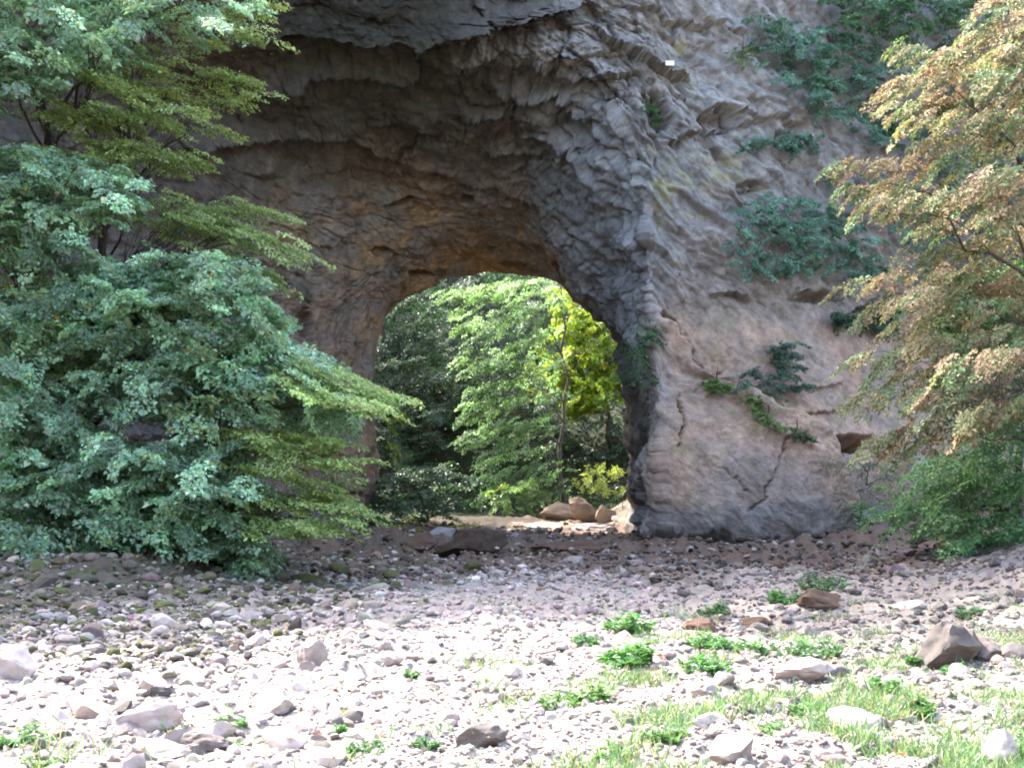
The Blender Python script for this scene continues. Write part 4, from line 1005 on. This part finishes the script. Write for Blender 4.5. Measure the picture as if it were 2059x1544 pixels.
LV = Leaves(); n = 5200
u = rng.uniform(-.46, .46, n); v = rng.uniform(1 / 50., 1 / 9., n); y = 1 / v; x = u * y
k_ = rng.random(n) < (.15 + .85 * sst(17, 26, y)) * (.3 + .7 * sst(-.1, .3, fbm(np.stack([x, y, 0 * x], -1) * .5 + 21, 3))); x, y = x[k_], y[k_]; n = len(x)
sz = rng.uniform(.06, .11, n) * (.6 + y / 50)
LV.add(np.stack([x, y, h_full(x, y) + .05 + rng.random(n) * .06], -1), rng.normal(size=(n, 3)) * [1, 1, .25], np.array([0, 0, 1.]) + rng.normal(size=(n, 3)) * .35, sz, sz * .6, palette(n, (.17, .095, .05), .35, [(.30, .20, .08), (.22, .09, .05), (.12, .09, .06)], .5))
tag(LV.build('fallen_leaves', M_leafo, None), kind='stuff')
def weed(name, label, pix, wpx, hpx, spec=0, grp=None):
    g0 = ground_at(*pix); sc = g0[1] / FPX
    w, h = wpx * sc, hpx * sc * .75
    r = empty(name, g0); tag(r, label, 'weed', grp)
    LV = Leaves(); T = Tubes()
    ns = int(9 + wpx / 3.2)
    base = (.085, .21, .065) if spec == 0 else (.12, .225, .08) if spec == 1 else (.085, .18, .08)
    for k in range(ns):
        a = rng.uniform(0, 6.28); q = rng.random() ** .5
        b = g0 + np.array([math.cos(a) * w * .42 * q, math.sin(a) * w * .42 * q, 0]); b[2] = LB(b[0], b[1])
        t = b + np.array([math.cos(a) * w * .2, math.sin(a) * w * .2, h * (1.15 - q * .6) * rng.uniform(.45, 1.1)])
        pts = curve(b, t, 0, 5, .06)
        T.add(pts, .006 * np.array([1.2, 1, .8, .6, .3]), 4)
        m = 26
        f = rng.uniform(.12, 1.0, m); ip = np.stack([np.interp(f, np.linspace(0, 1, 5), pts[:, i]) for i in range(3)], -1)
        an = rng.uniform(0, 6.28, m)
        ax = np.stack([np.cos(an), np.sin(an), rng.uniform(.0, .9, m)], -1)
        nn = np.array([0, 0, 1.]) + rng.normal(size=(m, 3)) * .45
        ls = min(.085, h * .26) * np.exp(rng.normal(size=m) * .35)
        LV.add(ip, ax, nn, ls, ls * .42, palette(m, base, .25))
    T.build('stem', M_stem, r); LV.build('foliage', M_leaf, r)
WD = [((1262,1278),80,62,0,'bright green weed standing left of the brown rocks, the farther of two'),
 ((1265,1345),85,70,0,'bright green weed in front of the farther one on the open gravel'),
 ((1415,1360),80,58,0,'round green weed clump below the left end of the weed row'),
 ((1432,1310),70,52,0,'leafy green weed at the left end of the weed row'),
 ((1500,1316),70,44,0,'leafy green weed in the middle of the weed row'),
 ((1560,1318),60,32,2,'low green weed toward the right end of the weed row'),
 ((1640,1322),90,48,2,'tall dull green weed at the right end of the weed row'),
 ((1655,1190),80,52,2,'dark green weed behind the brown mossy boulder'),
 ((1575,1215),60,38,0,'small light green weed left of the brown mossy boulder'),
 ((1435,1242),55,40,2,'small green weed above the dark flat rock'),
 ((1838,1340),26,36,0,'thin green weed at the foot of the large grey boulder'),
 ((1778,1395),58,54,0,'compact vivid green weed alone in the right foreground'),
 ((1848,1440),44,56,1,'yellow green weed right of the vivid one in the right foreground'),
 ((828,1370),26,32,0,'single small green weed alone on the middle gravel'),
 ((462,1470),56,48,0,'green weed between white stones left of the bottom centre'),
 ((468,1505),40,26,0,'low green weed just in front of the left stone gap weed'),
 ((45,1505),90,50,0,'green weed patch at the left edge of the foreground stones'),
 ((85,1545),70,36,1,'low yellow green weed at the bottom left corner'),
 ((735,1520),70,44,2,'dull green weed near the bottom centre, left of its pair'),
 ((858,1512),56,42,2,'dull green weed near the bottom centre, right of its pair'),
 ((682,1480),22,36,0,'thin small weed above the bottom centre pair'),
 ((1130,1425),90,44,1,'pale green weed patch at the left edge of the grass'),
 ((1190,1418),60,52,1,'taller pale green weed beside the left edge patch of the grass'),
 ((1180,1300),50,36,2,'small dull weed left of the two bright ones'),
 ((1950,1245),46,40,2,'small dark weed behind the grey boulders on the right'),
 ((1915,1360),40,32,0,'small green weed in front of the two grey boulders'),
 ((2040,1520),60,56,0,'bright green weed beside the white stone in the right corner'),
 ((1225,1540),50,66,1,'tall yellow green weed at the bottom edge left of the white block'),
 ((1640,1450),80,50,1,'yellow green weed left of the broad pale stone'),
 ((1340,1500),80,50,1,'yellow green weed in the lower grass left of the long pale stone'),
 ((1560,1480),60,44,1,'yellow green weed above the white square block')]
for pix, w, h, sp_, lab in WD: weed('weed_plant', lab, pix, w, h, sp_)
# ferns at the left pillar foot, grassy tufts by the opening
FERN = dict(L=.75, W=.22, n=60, ls=.12, lw=.035, col=lambda n: palette(n, (.24, .25, .07), .25), droop=.5, nj=.4, fwd=.7, k=9)
for lab, (x, y), Y in (('arching yellow green fern at the foot of the left pillar', (742,1085), 58), ('taller yellow green fern beside the dark wet rock', (812,1065), 60), ('low green fern left of the sunlit rocks', (925,1062), 64)):
    g0 = P(x, y + 12, Y); A = g0 + rng.normal(size=(16, 3)) * np.array([.5, .2, .15]) + np.array([0, 0, .3])
    an = rng.uniform(0, 6.28, 16); D = np.stack([np.cos(an), np.sin(an) - .3, rng.uniform(.2, .8, 16)], -1); D /= np.linalg.norm(D, axis=1, keepdims=True)
    tree('fern', lab, g0 - np.array([0, 0, .3]), .4, A, D, FERN, .04, (0, 0), leafmat=M_leafb, nlimb=3, limb_r=.012, cat='fern', crown='foliage')
# roots hanging at the undercut left bank
T = Tubes()
for k in range(150):
    px_ = rng.uniform(0, 560); Yr = 33 + rng.normal() * .5
    a = P(px_, 1105 + rng.normal() * 12, Yr); b = a + np.array([rng.normal() * .35, -.2 + rng.normal() * .3, -rng.uniform(.4, 1.1)])
    T.add(curve(a, b, 0, 6, .12), rng.uniform(.006, .018) * np.array([1, .9, .8, .7, .5, .3]), 4)
tag(T.build('hanging_roots', M_root, None), 'tangle of thin brown roots hanging from the left bank under the leaves', 'roots', kind='stuff')

# ------------------------------------------------------------------ light
EL, AZ = R(50), R(-50)        # sun behind the arch, a little to the left
sd = np.array([math.sin(AZ) * math.cos(EL), math.cos(AZ) * math.cos(EL), math.sin(EL)])
sun_d = bpy.data.lights.new('sun', 'SUN'); sun_d.energy = 2.0; sun_d.angle = R(.55); sun_d.color = (1, .95, .87)
sun = bpy.data.objects.new('sun', sun_d); COL.objects.link(sun)
from mathutils import Vector
sun.rotation_euler = Vector(sd).to_track_quat('Z', 'Y').to_euler()
w = bpy.data.worlds.new('World'); S.world = w; w.use_nodes = True
nt = w.node_tree; bg = nt.nodes['Background']
sky = nt.nodes.new('ShaderNodeTexSky'); sky.sky_type = 'NISHITA'; sky.sun_disc = False
sky.sun_elevation = EL; sky.sun_rotation = AZ; sky.air_density = 1.0; sky.dust_density = 4.0; sky.ozone_density = .6
nt.links.new(sky.outputs[0], bg.inputs[0]); bg.inputs[1].default_value = .15

S.view_settings.view_transform = 'Standard'; S.view_settings.look = 'None'
S.view_settings.exposure = 3.3; S.view_settings.gamma = 1
S.render.engine = 'CYCLES'
S.cycles.max_bounces = 7; S.cycles.diffuse_bounces = 4; S.cycles.glossy_bounces = 2; S.cycles.transmission_bounces = 3; S.cycles.transparent_max_bounces = 4
S.cycles.caustics_reflective = False; S.cycles.caustics_refractive = False
S.cycles.use_denoising = True
S.cycles.sample_clamp_indirect = 6
S.cycles.filter_width = 1.9
print('verts', sum(len(o.data.vertices) for o in bpy.data.objects if o.type == 'MESH'))
